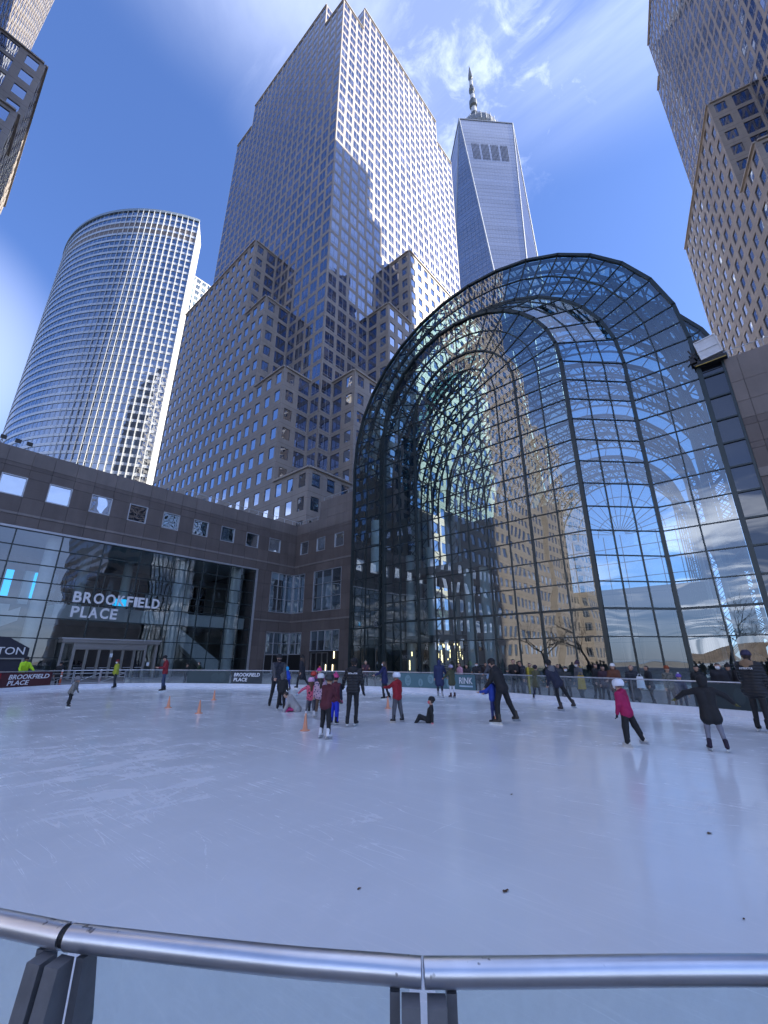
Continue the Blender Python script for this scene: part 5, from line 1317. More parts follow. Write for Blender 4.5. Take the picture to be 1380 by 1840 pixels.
for (x, y, r, lab) in ((908, 1603, .028, 'largest brown dry leaf on the ice, near the rail'), (645, 1598, .016, 'small dark leaf on the ice, left of the larger leaf'), (1274, 1498, .03, 'brown leaf on the ice at the right'), (1337, 1653, .010, 'tiny brown leaf scrap on the ice near the right rail'), (919, 1428, .02, 'small brown leaf out on the middle of the ice')):
    p = ground(x, y); q = MB(); rs = random.Random(x)
    pts = []
    for k in range(11):
        t = 2 * math.pi * k / 11; rr = r * (.55 + .6 * rs.random()) * (1.4 if abs(math.cos(t)) > .7 else .7)
        pts.append((rr * math.cos(t), rr * math.sin(t), .003 + .008 * rs.random()))
    top = [(0, 0, .006)]
    for k in range(11): q.poly([top[0], pts[k], pts[(k + 1) % 11]])
    q.bar((r * .9, 0, .004), (r * 1.7, r * .2, .006), .003, .003)
    o = child_mesh('leaf', q.mesh('leaf', M_LEAF), None); o.location = p; tag(o, lab, 'leaf', 'dry leaves on the ice')

# bare plane trees by the river, seen mirrored in the atrium glass
M_BARK = basic('grey brown bark', (0.13, 0.105, 0.085), .9, var=.3, scale=6, bump=.3)
def bare_tree(x, y, h, seed, lab):
    t_ = thing('bare_tree', lab, 'tree', (x, y, -.05), 'bare trees on the river side'); rs = random.Random(seed); tr = MB(); cr = MB()
    def grow(p, d, L, r, lev, mb):
        n = 4; pts = [p]; q = p.copy(); dd = d.copy()
        for k in range(n):
            dd = (dd + Vector((rs.gauss(0, .16), rs.gauss(0, .16), rs.gauss(.03, .10)))).normalized(); q = q + dd * (L / n); pts.append(q.copy())
        mb.tube(pts, [r * (1 - .5 * k / n) for k in range(n + 1)], (3 if lev > 2 else 5) if lev else 8, caps=False)
        if lev >= 5: return
        for k in range((3 if lev < 4 else 2) if lev else 5):
            e = (dd + Vector((rs.gauss(0, .75), rs.gauss(0, .75), rs.gauss(.1, .35)))).normalized()
            grow(pts[-1 if k < 2 else rs.randint(2, n)], e, L * rs.uniform(.58, .82), max(r * .52, .012), lev + 1, cr)
    grow(Vector((0, 0, 0)), Vector((0, 0, 1)), h * .36, .27, 0, tr)
    child_mesh('trunk', tr.mesh('trunk', M_BARK, True), t_); child_mesh('crown', cr.mesh('crown', M_BARK), t_)
for i, (x, y, h) in enumerate(((-11, 22, 10.5), (-18, 5, 12), (-10, -12, 12), (-20, -24, 11.5), (-9, -36, 11.5), (-22, 33, 10))):
    bare_tree(x, y, h, 40 + i, ['bare leafless tree on the river side, mirrored in the atrium glass', 'bare leafless tree nearest the river, west of the rail', 'bare leafless tree south-west of the viewer', 'tall bare leafless tree far to the south-west', 'bare leafless tree farthest south on the promenade', 'bare leafless tree in front of the far western tower'][i])
# hills of the far river bank
q = MB(); rs = random.Random(3); prev = None
for k in range(60):
    y = -2400 + k * 80; h = 26 + 16 * math.sin(k * .7) + rs.random() * 14
    if prev: q.quad((-1490, prev[0], -1), (-1490, y, -1), (-1540, y, h), (-1540, prev[0], prev[1])); q.quad((-1540, prev[0], prev[1]), (-1540, y, h), (-1700, y, -1), (-1700, prev[0], -1))
    prev = (y, h)
struct(q.build('hills', basic('winter hillside', (.15, .12, .10), .95, var=.25, scale=.05)))
# ------------------------------------------------------------------ people
def surface_nets(v, org, h):
    s = v < 0
    def sl(a, o): return a[o[0]:a.shape[0] - 1 + o[0], o[1]:a.shape[1] - 1 + o[1], o[2]:a.shape[2] - 1 + o[2]]
    offs = [(i, j, k) for i in (0, 1) for j in (0, 1) for k in (0, 1)]
    cnt = sum(sl(s, o).astype(np.int8) for o in offs)
    act = (cnt > 0) & (cnt < 8)
    idx = -np.ones(act.shape, dtype=np.int64); ijk = np.argwhere(act); idx[act] = np.arange(len(ijk))
    cv = {o: sl(v, o)[act] for o in offs}
    acc = np.zeros((len(ijk), 3)); num = np.zeros(len(ijk))
    for o in offs:
        for ax in range(3):
            if o[ax] == 0:
                o2 = list(o); o2[ax] = 1; a, b = cv[o], cv[tuple(o2)]
                m = (a < 0) != (b < 0)
                t = np.where(m, a / np.where(m, a - b, 1), 0)
                p = np.tile(np.array(o, float), (len(a), 1)); p[:, ax] += t
                acc[m] += p[m]; num[m] += 1
    pos = np.array(org) + (ijk + acc / np.maximum(num, 1)[:, None]) * h
    F = []
    for ax in range(3):
        u, w = [(1, 2), (2, 0), (0, 1)][ax]
        n = list(v.shape); A = [slice(None)] * 3; B = [slice(None)] * 3
        A[ax] = slice(0, n[ax] - 1); B[ax] = slice(1, n[ax])
        for q in (u, w): A[q] = slice(1, n[q] - 1); B[q] = slice(1, n[q] - 1)
        a = s[tuple(A)]; b = s[tuple(B)]
        for flip in (False, True):
            e = np.argwhere(a & ~b if not flip else ~a & b)
            if not len(e): continue
            c = e.copy(); c[:, u] += 1; c[:, w] += 1
            def g(du, dw):
                k = c.copy(); k[:, u] += du; k[:, w] += dw; return idx[k[:, 0], k[:, 1], k[:, 2]]
            q = np.stack([g(-1, -1), g(0, -1), g(0, 0), g(-1, 0)], 1)
            F.append(q if not flip else q[:, ::-1])
    return pos, np.concatenate(F)
def sdf_mesh(bones, h, k=0.035, name='body', mats=None, post=None):
    """bones: (tag, a, b, ra, rb[, blend]) -> one continuous smooth surface, coloured by nearest bone"""
    A = np.array([b[1] for b in bones], float); Bp = np.array([b[2] for b in bones], float); ra = np.array([b[3] for b in bones]); rb = np.array([b[4] for b in bones])
    lo = np.minimum(A - ra[:, None], Bp - rb[:, None]).min(0) - 3 * h; hi = np.maximum(A + ra[:, None], Bp + rb[:, None]).max(0) + 3 * h
    n = np.ceil((hi - lo) / h).astype(int) + 1
    ax = [lo[i] + h * np.arange(n[i]) for i in range(3)]
    v = np.full(n, 9.0)
    def dist(P, i):
        d = Bp[i] - A[i]; L = max(d @ d, 1e-9); t = np.clip(((P - A[i]) @ d) / L, 0, 1)
        return np.linalg.norm(P - A[i] - t[..., None] * d, axis=-1) - (ra[i] + (rb[i] - ra[i]) * t)
    for i in range(len(bones)):
        kk = bones[i][5] if len(bones[i]) > 5 else k
        pad = max(ra[i], rb[i]) + kk * 2 + 2 * h
        l = np.minimum(A[i], Bp[i]) - pad; u = np.maximum(A[i], Bp[i]) + pad
        i0 = np.maximum(((l - lo) / h).astype(int), 0); i1 = np.minimum(((u - lo) / h).astype(int) + 2, n)
        G = np.stack(np.meshgrid(ax[0][i0[0]:i1[0]], ax[1][i0[1]:i1[1]], ax[2][i0[2]:i1[2]], indexing='ij'), -1)
        dd = dist(G, i); sub = v[i0[0]:i1[0], i0[1]:i1[1], i0[2]:i1[2]]
        hh = np.clip(.5 + .5 * (sub - dd) / kk, 0, 1)
        v[i0[0]:i1[0], i0[1]:i1[1], i0[2]:i1[2]] = sub + (dd - sub) * hh - kk * hh * (1 - hh)
    pos, F = surface_nets(v, lo, h)
    cen = pos[F].mean(1)
    D = np.stack([dist(cen, i) for i in range(len(bones))], 1); near_ = D.argmin(1)
    tags = [b[0] for b in bones]; names = sorted(set(tags)); ti = np.array([names.index(t) for t in tags])[near_]
    if post is not None: ti, names = post(cen, ti, names)
    me = bpy.data.meshes.new(name); me.from_pydata(pos.tolist(), [], F.tolist())
    for t in names: me.materials.append(mats[t])
    me.polygons.foreach_set('material_index', ti.astype(np.int32)); me.polygons.foreach_set('use_smooth', np.ones(len(F), bool)); me.update()
    return me

def cloth(c, kind='cloth'):
    nm = kind + ' ' + str(c)
    if nm in MATS: return MATS[nm]
    if kind == 'puffer':
        m = basic(nm, c, .5, var=.12, scale=9, bump=0.0)
        nt = m.node_tree; p = [x for x in nt.nodes if x.type == 'BSDF_PRINCIPLED'][0]
        tc = N(nt, 'ShaderNodeTexCoord'); wv = N(nt, 'ShaderNodeTexWave', Scale=4.2, Distortion=1.2); wv.bands_direction = 'Z'
        nt.links.new(tc.outputs['Object'], wv.inputs[0]); bp = N(nt, 'ShaderNodeBump', Strength=.7, Distance=.025); nt.links.new(wv.outputs['Fac'], bp.inputs['Height']); nt.links.new(bp.outputs[0], p.inputs['Normal'])
        return m
    if kind == 'print':
        m, nt, out = new_mat(nm); p = N(nt, 'ShaderNodeBsdfPrincipled', Roughness=.7); tc = N(nt, 'ShaderNodeTexCoord')
        vo = N(nt, 'ShaderNodeTexVoronoi', Scale=17.0); nt.links.new(tc.outputs['Object'], vo.inputs[0])
        lt = N(nt, 'ShaderNodeMath', operation='LESS_THAN'); nt.links.new(vo.outputs['Distance'], lt.inputs[0]); lt.inputs[1].default_value = .36
        mx = N(nt, 'ShaderNodeMix', data_type='RGBA'); nt.links.new(lt.outputs[0], mx.inputs[0]); mx.inputs[6].default_value = C4(c[0]); mx.inputs[7].default_value = C4(c[1]); nt.links.new(mx.outputs[2], p.inputs['Base Color']); nt.links.new(p.outputs[0], out.inputs[0]); return m
    return basic(nm, c, .75, var=.16, scale=7, bump=.35, bscale=14)
BLK, NAVY, DGREY = (.010, .010, .012), (.014, .018, .045), (.045, .045, .05)
SKIN = basic('skin', (.46, .27, .19), .5, var=.06); SKIN2 = basic('darker skin', (.20, .11, .07), .5, var=.06)

def rotx(v, a): c, s = math.cos(a), math.sin(a); return Vector((v.x, v.y * c - v.z * s, v.y * s + v.z * c))
def roty(v, a): c, s = math.cos(a), math.sin(a); return Vector((v.x * c + v.z * s, v.y, -v.x * s + v.z * c))
def rotz(v, a): c, s = math.cos(a), math.sin(a); return Vector((v.x * c - v.y * s, v.x * s + v.y * c, v.z))

_boot = {}
def footwear(kind, col):
    key = (kind, str(col))
    if key in _boot: return _boot[key]
    up = cloth(col); z = -.0
    bones = [('u', (0, -.02, -.02), (0, -.025, .10), .052, .056), ('u', (0, -.055, -.045), (0, .10, -.055), .040, .036), ('u', (0, .02, -.03), (0, .12, -.058), .036, .032)]
    me = sdf_mesh(bones, .011, .03, kind, {'u': up})
    bm = bmesh.new(); bm.from_mesh(me); n0 = len(bm.faces)
    q = MB()
    if kind == 'skate':
        q.box((-.038, -.10, -.098), (.038, .15, -.086)); q.box((-.012, -.08, -.125), (.012, -.045, -.098)); q.box((-.012, .07, -.125), (.012, .11, -.098)); q.box((-.006, -.12, -.128), (.006, .15, -.118))
        q.hexa([(-.003, -.125, -.15), (.003, -.125, -.15), (.003, .15, -.15), (-.003, .15, -.15), (-.003, -.135, -.125), (.003, -.135, -.125), (.003, .175, -.125), (-.003, .175, -.125)])
    else: q.box((-.043, -.10, -.098), (.043, .15, -.084))
    m2 = q.mesh('sole', M_POST); bm.from_mesh(m2)
    for f in bm.faces[:] if False else []: pass
    bm.faces.ensure_lookup_table()
    for i in range(n0, len(bm.faces)): bm.faces[i].material_index = 1
    bm.to_mesh(me); bm.free(); me.materials.append(basic('steel blade', (.5, .52, .55), .3, .8) if kind == 'skate' else M_DARKIN)
    _boot[key] = me; return me
_hand = {}
def hand_mesh(col, right):
    key = (str(col), right)
    if key in _hand: return _hand[key]
    s = 1 if right else -1
    bones = [('h', (0, 0, 0), (0, 0, -.085), .026, .034), ('h', (-.018, 0, -.04), (.018, 0, -.075), .022, .022)]
    for i, (x, L) in enumerate(((-.028, .058), (-.010, .070), (.009, .066), (.027, .050))):   # four fingers, relaxed curl
        a = (x, .002, -.095); b_ = (x * 1.08, .012, -.095 - L * .55); c = (x * 1.1, .034, -.095 - L * .95)
        bones += [('h', a, b_, .0098, .009, .008), ('h', b_, c, .009, .0078, .008)]
    bones += [('h', (-.026 * s, .006, -.030), (-.052 * s, .026, -.062), .013, .011, .01), ('h', (-.052 * s, .026, -.062), (-.054 * s, .040, -.090), .011, .009, .01)]
    me = sdf_mesh(bones, .0062, .012, 'hand', {'h': col if not isinstance(col, tuple) else cloth(col)})
    _hand[key] = me; return me

def person(label, px, feet, top, look=0, group=None, jacket=NAVY, pants=BLK, skin=SKIN, hair=(.03, .02, .015), boots=BLK, skates=True, gloves=None, legs=((4, 3, 4), (-4, 3, 4)), arms=((6, 8, 12), (6, 8, 12)),
           lean=(3, 0), head=(0, 0), hat=None, helmet=None, mask=None, coat=0.0, hood=None, hood_up=False, puff=.0, longhair=False, jkind='cloth', pkind='cloth', at=None, backtext=None, pack=None, sleeve=None, baggy=0.0, sit=False, face=None, res=None, ht=None, mark=None):
    if at is None: G = ground(px, feet)
    else:
        d = pray(px, 1187); az = math.atan2(d.x, d.y); G = Vector((at * math.sin(az), at * math.cos(az), -.05))
    D = math.hypot(G.x, G.y); Hv = (at_dist(px, top, D).z - G.z) if ht is None else ht
    az = math.atan2(G.x, G.y); theta = az + R_(look)
    def fk(k):
        kid = max(0.0, min(1.0, (1.62 - 1.75 * k) / .6)); hs = k * (1 + .36 * kid); lf = 1 - .08 * kid
        B = []; info = {}
        la, ls = R_(lean[0]), R_(lean[1])
        def T(x, y, z): return roty(rotx(Vector((x * k, y * k, z * k)), -la), ls)
        pu = puff * k; bg = baggy * k
        B += [('pants', T(-.075, 0, -.02), T(.075, 0, -.02), .112 * k + bg * .3, .112 * k + bg * .3)]
        B += [('jacket', T(-.055, 0, .05), T(-.085, 0, .36), .108 * k + pu, .112 * k + pu), ('jacket', T(.055, 0, .05), T(.085, 0, .36), .108 * k + pu, .112 * k + pu), ('jacket', T(-.165, -.01, .455), T(.165, -.01, .455), .070 * k + pu * .6, .070 * k + pu * .6)]
        B += [('jacket', T(0, -.02, .47), T(0, -.01, .52), .075 * k + pu * .5, .066 * k + pu * .5)]
        if coat: B += [('jacket', T(-.06, 0, .02), T(-.085, -.005, -coat), .115 * k + pu, .13 * k + pu), ('jacket', T(.06, 0, .02), T(.085, -.005, -coat), .115 * k + pu, .13 * k + pu)]
        else: B += [('jacket', T(-.07, 0, -.045), T(.07, 0, -.045), .122 * k + pu * .8, .122 * k + pu * .8, .02)]
        neck = T(0, 0, .50); hp, hy = R_(head[0]), R_(head[1])
        def Hd(x, y, z): return neck + rotz(roty(rotx(Vector((x * hs, y * hs, z * hs)), -la * .45 - hp), ls * .4), -hy)
        B += [('skin', T(0, 0, .47), Hd(0, .01, .09), .052 * k, .052 * hs)]
        B += [('skin', Hd(0, -.012, .185), Hd(0, .012, .19), .088 * hs, .092 * hs), ('skin', Hd(0, .045, .125), Hd(0, .055, .12), .062 * hs, .056 * hs), ('skin', Hd(0, .10, .165), Hd(0, .112, .150), .010 * hs, .016 * hs, .012)]
        if not (hood_up or hat or helmet): B += [('skin', Hd(sx * .094, .0, .15), Hd(sx * .096, -.006, .175), .016 * hs, .018 * hs, .01) for sx in (-1, 1)]
        if mask: B += [('mask', Hd(-.02, .078, .125), Hd(.02, .078, .125), .050 * hs, .050 * hs, .012)]
        if longhair: B += [('hair', Hd(0, -.06, .17), T(0, -.11, .30), .075 * hs, .055 * k), ('hair', Hd(-.07, -.01, .15), T(-.09, -.05, .36), .04 * hs, .035 * k), ('hair', Hd(.07, -.01, .15), T(.09, -.05, .36), .04 * hs, .035 * k)]
        if hood and not hood_up: B += [('hood', T(-.07, -.085, .50), T(.07, -.085, .50), .07 * k, .07 * k), ('hood', T(0, -.10, .44), T(0, -.08, .52), .07 * k, .08 * k)]
        if hood_up: B += [('hood', Hd(0, -.03, .19), Hd(0, -.03, .11), .112 * hs, .10 * hs, .015)]
        for i, sx in enumerate((-1, 1)):
            f, o, e = arms[i]; sh = T(sx * .185, -.005, .45)
            def ad(v): return roty(rotx(v, -la), ls)
            u = rotx(Vector((0, 0, -1)), R_(f)); u = roty(u, -sx * R_(o)); fo = rotx(Vector((0, 0, -1)), R_(f + e)); fo = roty(fo, -sx * R_(o * (.7 if e < 60 else .1)))
            u, fo = ad(u), ad(fo)
            el = sh + u * .275 * k; wr = el + fo * .235 * k
            sl_ = 'sleeve' if sleeve else 'jacket'
            B += [(sl_, sh, el, .060 * k + pu * .7, .050 * k + pu * .6), (sl_, el, wr, .050 * k + pu * .6, .040 * k + pu * .4), ('glove' if gloves else 'skin', wr, wr + fo * .03 * k, .030 * k, .027 * k)]
            info['hand%d' % i] = (wr, fo, sx)
        for i, sx in enumerate((-1, 1)):
            f, o, kn = legs[i]; hp_ = Vector((sx * .088 * k, 0, -.02 * k)) if not sit else T(sx * .085, 0, -.02)
            th = roty(rotx(Vector((0, 0, -1)), R_(f)), -sx * R_(o)); sn = roty(rotx(Vector((0, 0, -1)), R_(f - kn)), -sx * R_(o))
            kneep = hp_ + th * .425 * k * lf; an = kneep + sn * .40 * k * lf
            B += [('pants', hp_, kneep, .090 * k + bg * .5, .064 * k + bg), ('pants', kneep, an, .062 * k + bg, .046 * k + bg)]
            info['foot%d' % i] = (an, sn, sx)
        lowz = min(info['foot0'][0].z, info['foot1'][0].z) - (.15 if skates else .098) * k
        if sit: lowz = -.135 * k
        headtop = Hd(0, 0, .285).z
        return B, info, lowz, headtop, hs, T, Hd, k
    k = Hv / 1.75
    for _ in range(3):
        r = fk(k); hh = r[3] - r[2]; k *= Hv / hh
    B, info, lowz, headtop, hs, T, Hd, k = fk(k)
    off = Vector((0, 0, -lowz))
    root = thing('person', label, 'person', G, group, rotz=-theta)
    B = [(b[0], b[1] + off, b[2] + off) + tuple(b[3:]) for b in B]
    h = res or max(.0135, D * .00105)
    mats = {'skin': skin, 'jacket': cloth(jacket, jkind), 'pants': cloth(pants, pkind), 'hair': basic('hair ' + str(hair), hair, .6), 'glove': cloth(gloves or BLK), 'mask': cloth(mask or BLK), 'hood': cloth(hood or BLK), 'sleeve': cloth(sleeve or BLK)}
    hc = Hd(0, 0, .18) + off; fd = (Hd(0, 1, .18) - Hd(0, 0, .18)).normalized(); ud = (Hd(0, 0, 1) - Hd(0, 0, 0)).normalized()
    def post(cen, ti, names):
        if 'hair' not in names: names = names + ['hair']
        rel = cen - np.array(hc); yf = rel @ np.array(fd) / hs; zf = rel @ np.array(ud) / hs
        m = (ti == names.index('skin')) & (np.linalg.norm(rel, axis=1) < .17 * hs) & ((zf > .045 + 0 * yf) | (yf < .005)) & (zf > -.07) & ~((np.abs(zf + .02) < .035) & (np.abs(yf) < .03) & False)
        ti = ti.copy(); ti[m] = names.index('hair'); return ti, names
    body = sdf_mesh(B, h, .030 * k, 'person body', mats, post)
    child_mesh('body', body, root)
    for i in (0, 1):
        wr, fo, sx = info['hand%d' % i]; wr = wr + off
        o = child_mesh('glove' if gloves else 'hand', hand_mesh(gloves if gloves else skin, i == 1), root)
        o.location = wr + fo * .012 * k; o.scale = (k, k, k); o.rotation_mode = 'QUATERNION'; o.rotation_quaternion = (-fo).to_track_quat('Z', 'Y') if abs(fo.z) < .995 else Quaternion()
        an, sn, sx = info['foot%d' % i]; an = an + off
        o = child_mesh('skate' if skates else 'shoe', footwear('skate' if skates else 'shoe', boots), root); o.location = an; o.scale = (k, k, k); o.rotation_mode = 'QUATERNION'
        up = -sn; up = (up * (1.0 if sit else .55) + Vector((0, 0, 0 if sit else .45))).normalized(); fwd = Vector((sx * .15, 1, 0)); fwd = (fwd - up * fwd.dot(up)).normalized() if not sit else rotx(Vector((sx * .1, 0, 1)), 0)
        if sit: fwd = (Vector((sx * .3, .1, 1)) - up * Vector((sx * .3, .1, 1)).dot(up)).normalized()
        sd = fwd.cross(up).normalized(); M = Matrix((sd, fwd, up)).transposed(); o.rotation_quaternion = M.to_quaternion()
    HQ = Matrix((fd.cross(ud), fd, ud)).transposed().to_quaternion()
    def headpiece(nm, prof, mat, n=18, smooth=True, c=(0, -.008, .18), sc=(1, 1.1, 1)):
        q = MB(); q.lathe(prof, (0, 0, 0), n); o = child_mesh(nm, q.mesh(nm, mat, smooth), root); o.location = Hd(*c) + off; o.rotation_mode = 'QUATERNION'; o.rotation_quaternion = HQ; o.scale = (hs * sc[0], hs * sc[1], hs * sc[2]); return o
    if hat:
        hm = cloth(hat[0], hat[1] if len(hat) > 1 and hat[1] in ('print',) else 'cloth')
        headpiece('hat', [(.094, .012), (.108, .010), (.110, .05), (.103, .055), (.098, .085), (.080, .118), (.05, .138), (0, .146)], hm)
        if len(hat) > 2: headpiece('pompom', [(0, .135), (.03, .145), (.042, .17), (.03, .195), (0, .205)], cloth(hat[2]), 10)
    if helmet:
        o = headpiece('helmet', [(.100, -.035), (.112, -.038), (.124, .0), (.126, .04), (.112, .088), (.078, .122), (.04, .136), (0, .14)], helmet if not isinstance(helmet, tuple) else basic('helmet ' + str(helmet), helmet, .3, var=.05), sc=(1, 1.14, 1))
        q = MB()
        for sx in (-1, 1): q.bar((sx * .112, .0, -.03), (sx * .05, .06, -.115), .012, .004)
        for a_ in (-.045, 0, .045): q.box((a_ - .008, -.06, .128 - abs(a_) * .3), (a_ + .008, .07, .141 - abs(a_) * .35))
        s_ = child_mesh('helmet_strap', q.mesh('helmet strap', M_DARKIN), root); s_.location = o.location; s_.rotation_mode = 'QUATERNION'; s_.rotation_quaternion = HQ; s_.scale = o.scale
    lk = look % 360
    if 75 < lk < 285 and not face == 'none':
        for sx in (-1, 1):
            q = MB(); q.lathe([(0, -.010), (.008, -.006), (.011, 0), (.008, .006), (0, .010)], (0, 0, 0), 8); o = child_mesh('eye', q.mesh('eye', M_DARKIN, True), root); o.location = Hd(sx * .034, .098, .175) + off; o.scale = (hs * 1.1, hs, hs)
        if not mask:
            q = MB(); q.box((-.022, -.004, -.004), (.022, .004, .004)); o = child_mesh('mouth', q.mesh('mouth', basic('lips', (.25, .08, .07), .5)), root); o.location = Hd(0, .108, .112) + off; o.rotation_mode = 'QUATERNION'; o.rotation_quaternion = HQ; o.scale = (hs, hs, hs)
    if backtext:
        me = text_mesh(backtext, .06 * k, .004, .0012); n = len(me.vertices); co = np.empty(n * 3); me.vertices.foreach_get('co', co); co = co.reshape(-1, 3); co[:, 0] -= (co[:, 0].min() + co[:, 0].max()) / 2; w = co[:, 0].max() * 2; co[:, 0] *= (.27 * k) / w
        # letters wrap the curve of the back
        yy = -(.132 * k + puff * k) + (co[:, 0] / (.27 * k)) ** 2 * .05 * k
        P = [T(x / k, y / k, .365 + z / k) + off for x, y, z in zip(co[:, 0], yy - co[:, 2], co[:, 1])]
        me.vertices.foreach_set('co', np.array([tuple(p) for p in P]).ravel()); me.update(); me.materials.clear(); me.materials.append(M_TXT); child_mesh('lettering', me, root)
    return root, T, off, k, info
SK = 'skaters on the ice'; SP = 'spectators along the barrier'
RED = (.22, .010, .018); JEAN = (.035, .055, .11); GREYP = (.10, .10, .115); OLIVE = (.075, .072, .038)
STAND = ((5, 4, 8), (-5, 4, 6))
# --- skaters, left to right
person('child in camouflage jacket and grey helmet gliding with one leg stretched out behind, far left', 122, 1271, 1216, look=115, group=SK, jacket=((.20, .19, .17), (.09, .09, .08)), jkind='print', pants=BLK, lean=(26, 10), legs=((-16, 26, 4), (12, 2, 18)), arms=((10, 20, 30), (18, 16, 20)), helmet=(.16, .16, .17), gloves=BLK, puff=.035, baggy=.02)
person('skater in yellow-green jacket with red hat and white mask by the gate', 203, 1237, 1186, look=245, group=SK, jacket=(.38, .42, .03), pants=(.015, .02, .03), hat=((.16, .01, .012),), mask=(.8, .8, .8), sleeve=(.25, .29, .03), legs=((8, 5, 8), (-8, 5, 8)), puff=.01, gloves=BLK)
person('man in red jacket, jeans and dark beanie looking down at his hands', 291, 1243, 1179, look=262, group=SK, jacket=RED, pants=JEAN, hat=(BLK,), legs=((8, 5, 10), (-4, 5, 6)), arms=((18, 4, 75), (18, 4, 75)), head=(25, 0), puff=.015)
person('skater in dark green jacket with white mask, beside the dark banner', 354, 1232, 1189, look=268, group=SK, jacket=(.028, .05, .022), pants=BLK, mask=(.8, .8, .8), hair=(.02, .015, .01), legs=((7, 5, 10), (-8, 5, 8)), arms=((28, 6, 40), (18, 6, 30)), puff=.01)
person('bearded man in black beanie and navy vest with grey sleeves steadying a small child', 494, 1271, 1177, look=168, group=SK, jacket=(.012, .014, .026), sleeve=(.07, .07, .075), pants=BLK, hat=(BLK, 'cloth'), mask=(.02, .02, .022), legs=((6, 6, 12), (2, 7, 12)), arms=((26, 8, 20), (30, -4, 22)), lean=(10, 0), jkind='puffer', puff=.02)
person('small child in dark snowsuit and grey hood held by the bearded man', 504, 1276, 1209, look=8, group=SK, jacket=BLK, pants=BLK, hood=(.10, .10, .10), hood_up=True, arms=((20, 10, 30), (20, 10, 30)), puff=.03, baggy=.02, legs=((6, 6, 12), (0, 6, 12)), gloves=BLK)
person('woman in black padded coat and pointed dark hat skating by the rail', 541, 1238, 1179, look=305, group=SK, jacket=(.012, .013, .02), pants=BLK, coat=.34, jkind='puffer', hat=(BLK, 'cloth', BLK), legs=((22, 3, 14), (-20, 3, 16)), hair=(.05, .03, .02), longhair=True, arms=((-10, 6, 10), (22, 6, 20)), puff=.02)
person('child in bright blue jacket half hidden behind the bearded man', 517, 1241, 1198, look=300, group=SK, jacket=(.012, .06, .42), pants=(.012, .03, .20), hood=(.015, .28, .55), hood_up=True, lean=(20, 0), arms=((30, 10, 20), (20, 10, 30)), puff=.03)
person('crouching child in pale grey jacket and pink trousers with light blue mittens', 533, 1279, 1247, look=285, group=SK, jacket=(.34, .32, .31), pants=(.42, .03, .14), gloves=(.30, .45, .62), sit=True, lean=(42, 0), legs=((86, 22, 95), (80, 22, 95)), arms=((56, 8, 14), (50, 8, 14)), hood=(.34, .32, .31), puff=.03, head=(30, 0), boots=(.5, .5, .5), ht=.62)
person('girl in pink leopard jacket and spotted helmet seen from behind, one arm out', 556, 1289, 1218, look=348, group=SK, jacket=((.62, .10, .17), (.03, .012, .02)), jkind='print', pants=GREYP, boots=(.72, .72, .74), helmet=(.62, .35, .55), longhair=True, hair=(.10, .05, .025), arms=((20, 62, 6), (10, 8, 20)), puff=.02, legs=((3, 8, 6), (-3, 8, 6)), gloves=(.4, .5, .62))
person('child in red helmet and navy jacket behind the pink leopard jacket', 560, 1281, 1207, look=10, group=SK, jacket=(.02, .025, .06), pants=(.02, .02, .04), helmet=(.42, .03, .02), puff=.02)
person('child in white patterned helmet and flowered jacket in the middle of the lesson', 573, 1292, 1211, look=352, group=SK, jacket=((.50, .32, .38), (.05, .05, .12)), jkind='print', pants=(.10, .06, .04), helmet=(.70, .70, .70), longhair=True, hair=(.035, .02, .012), puff=.025, boots=(.3, .3, .3))
person('child in pink and orange bobble hat at the back of the lesson', 571, 1272, 1201, look=188, group=SK, jacket=(.30, .04, .14), pants=NAVY, hat=((.55, .05, .25), 'cloth', (.72, .18, .05)), puff=.02)
person('child in bright blue snow trousers and pink hat at the back right of the lesson', 600, 1302, 1212, look=20, group=SK, jacket=(.10, .015, .03), pants=(.012, .03, .45), hat=((.55, .06, .20), 'cloth', (.6, .1, .25)), baggy=.025, puff=.02, sleeve=(.03, .03, .05), gloves=(.4, .06, .14))
person('boy in maroon jacket and black helmet with white skates, nearest of the lesson', 583, 1327, 1213, look=38, group=SK, jacket=(.085, .012, .022), pants=BLK, helmet=(.02, .02, .024), boots=(.72, .72, .75), hair=(.30, .18, .07), arms=((28, 6, 50), (34, 10, 30)), lean=(8, 4), legs=((6, 5, 10), (-2, 8, 6)), puff=.012, baggy=.01, gloves=(.05, .05, .055))
person('instructor in black vest with INSTRUCTOR on the back and black beanie', 633, 1305, 1184, look=12, group=SK, jacket=BLK, jkind='puffer', pants=BLK, hat=(BLK,), backtext='INSTRUCTOR', arms=((24, 26, 14), (4, 12, 10)), gloves=BLK, legs=((-6, 2, 6), (10, 0, 12)), hood=BLK, puff=.014)
person('woman with long hair in navy jacket holding the rail, white mask', 691, 1257, 1188, look=285, group=SK, jacket=(.012, .016, .075), pants=(.02, .02, .025), longhair=True, hair=(.06, .035, .02), mask=(.8, .8, .82), coat=.16, arms=((40, 16, 30), (14, 6, 20)), legs=((5, 8, 12), (-6, 8, 10)), puff=.02)
person('boy in bright red jacket, grey trousers and white helmet', 714, 1298, 1209, look=312, group=SK, jacket=(.26, .008, .018), pants=(.085, .085, .095), helmet=(.72, .76, .84), hood=(.24, .008, .016), arms=((62, 6, 26), (4, 9, 10)), legs=((2, 9, 4), (-3, 9, 4)), puff=.022, baggy=.02, gloves=(.05, .05, .06))
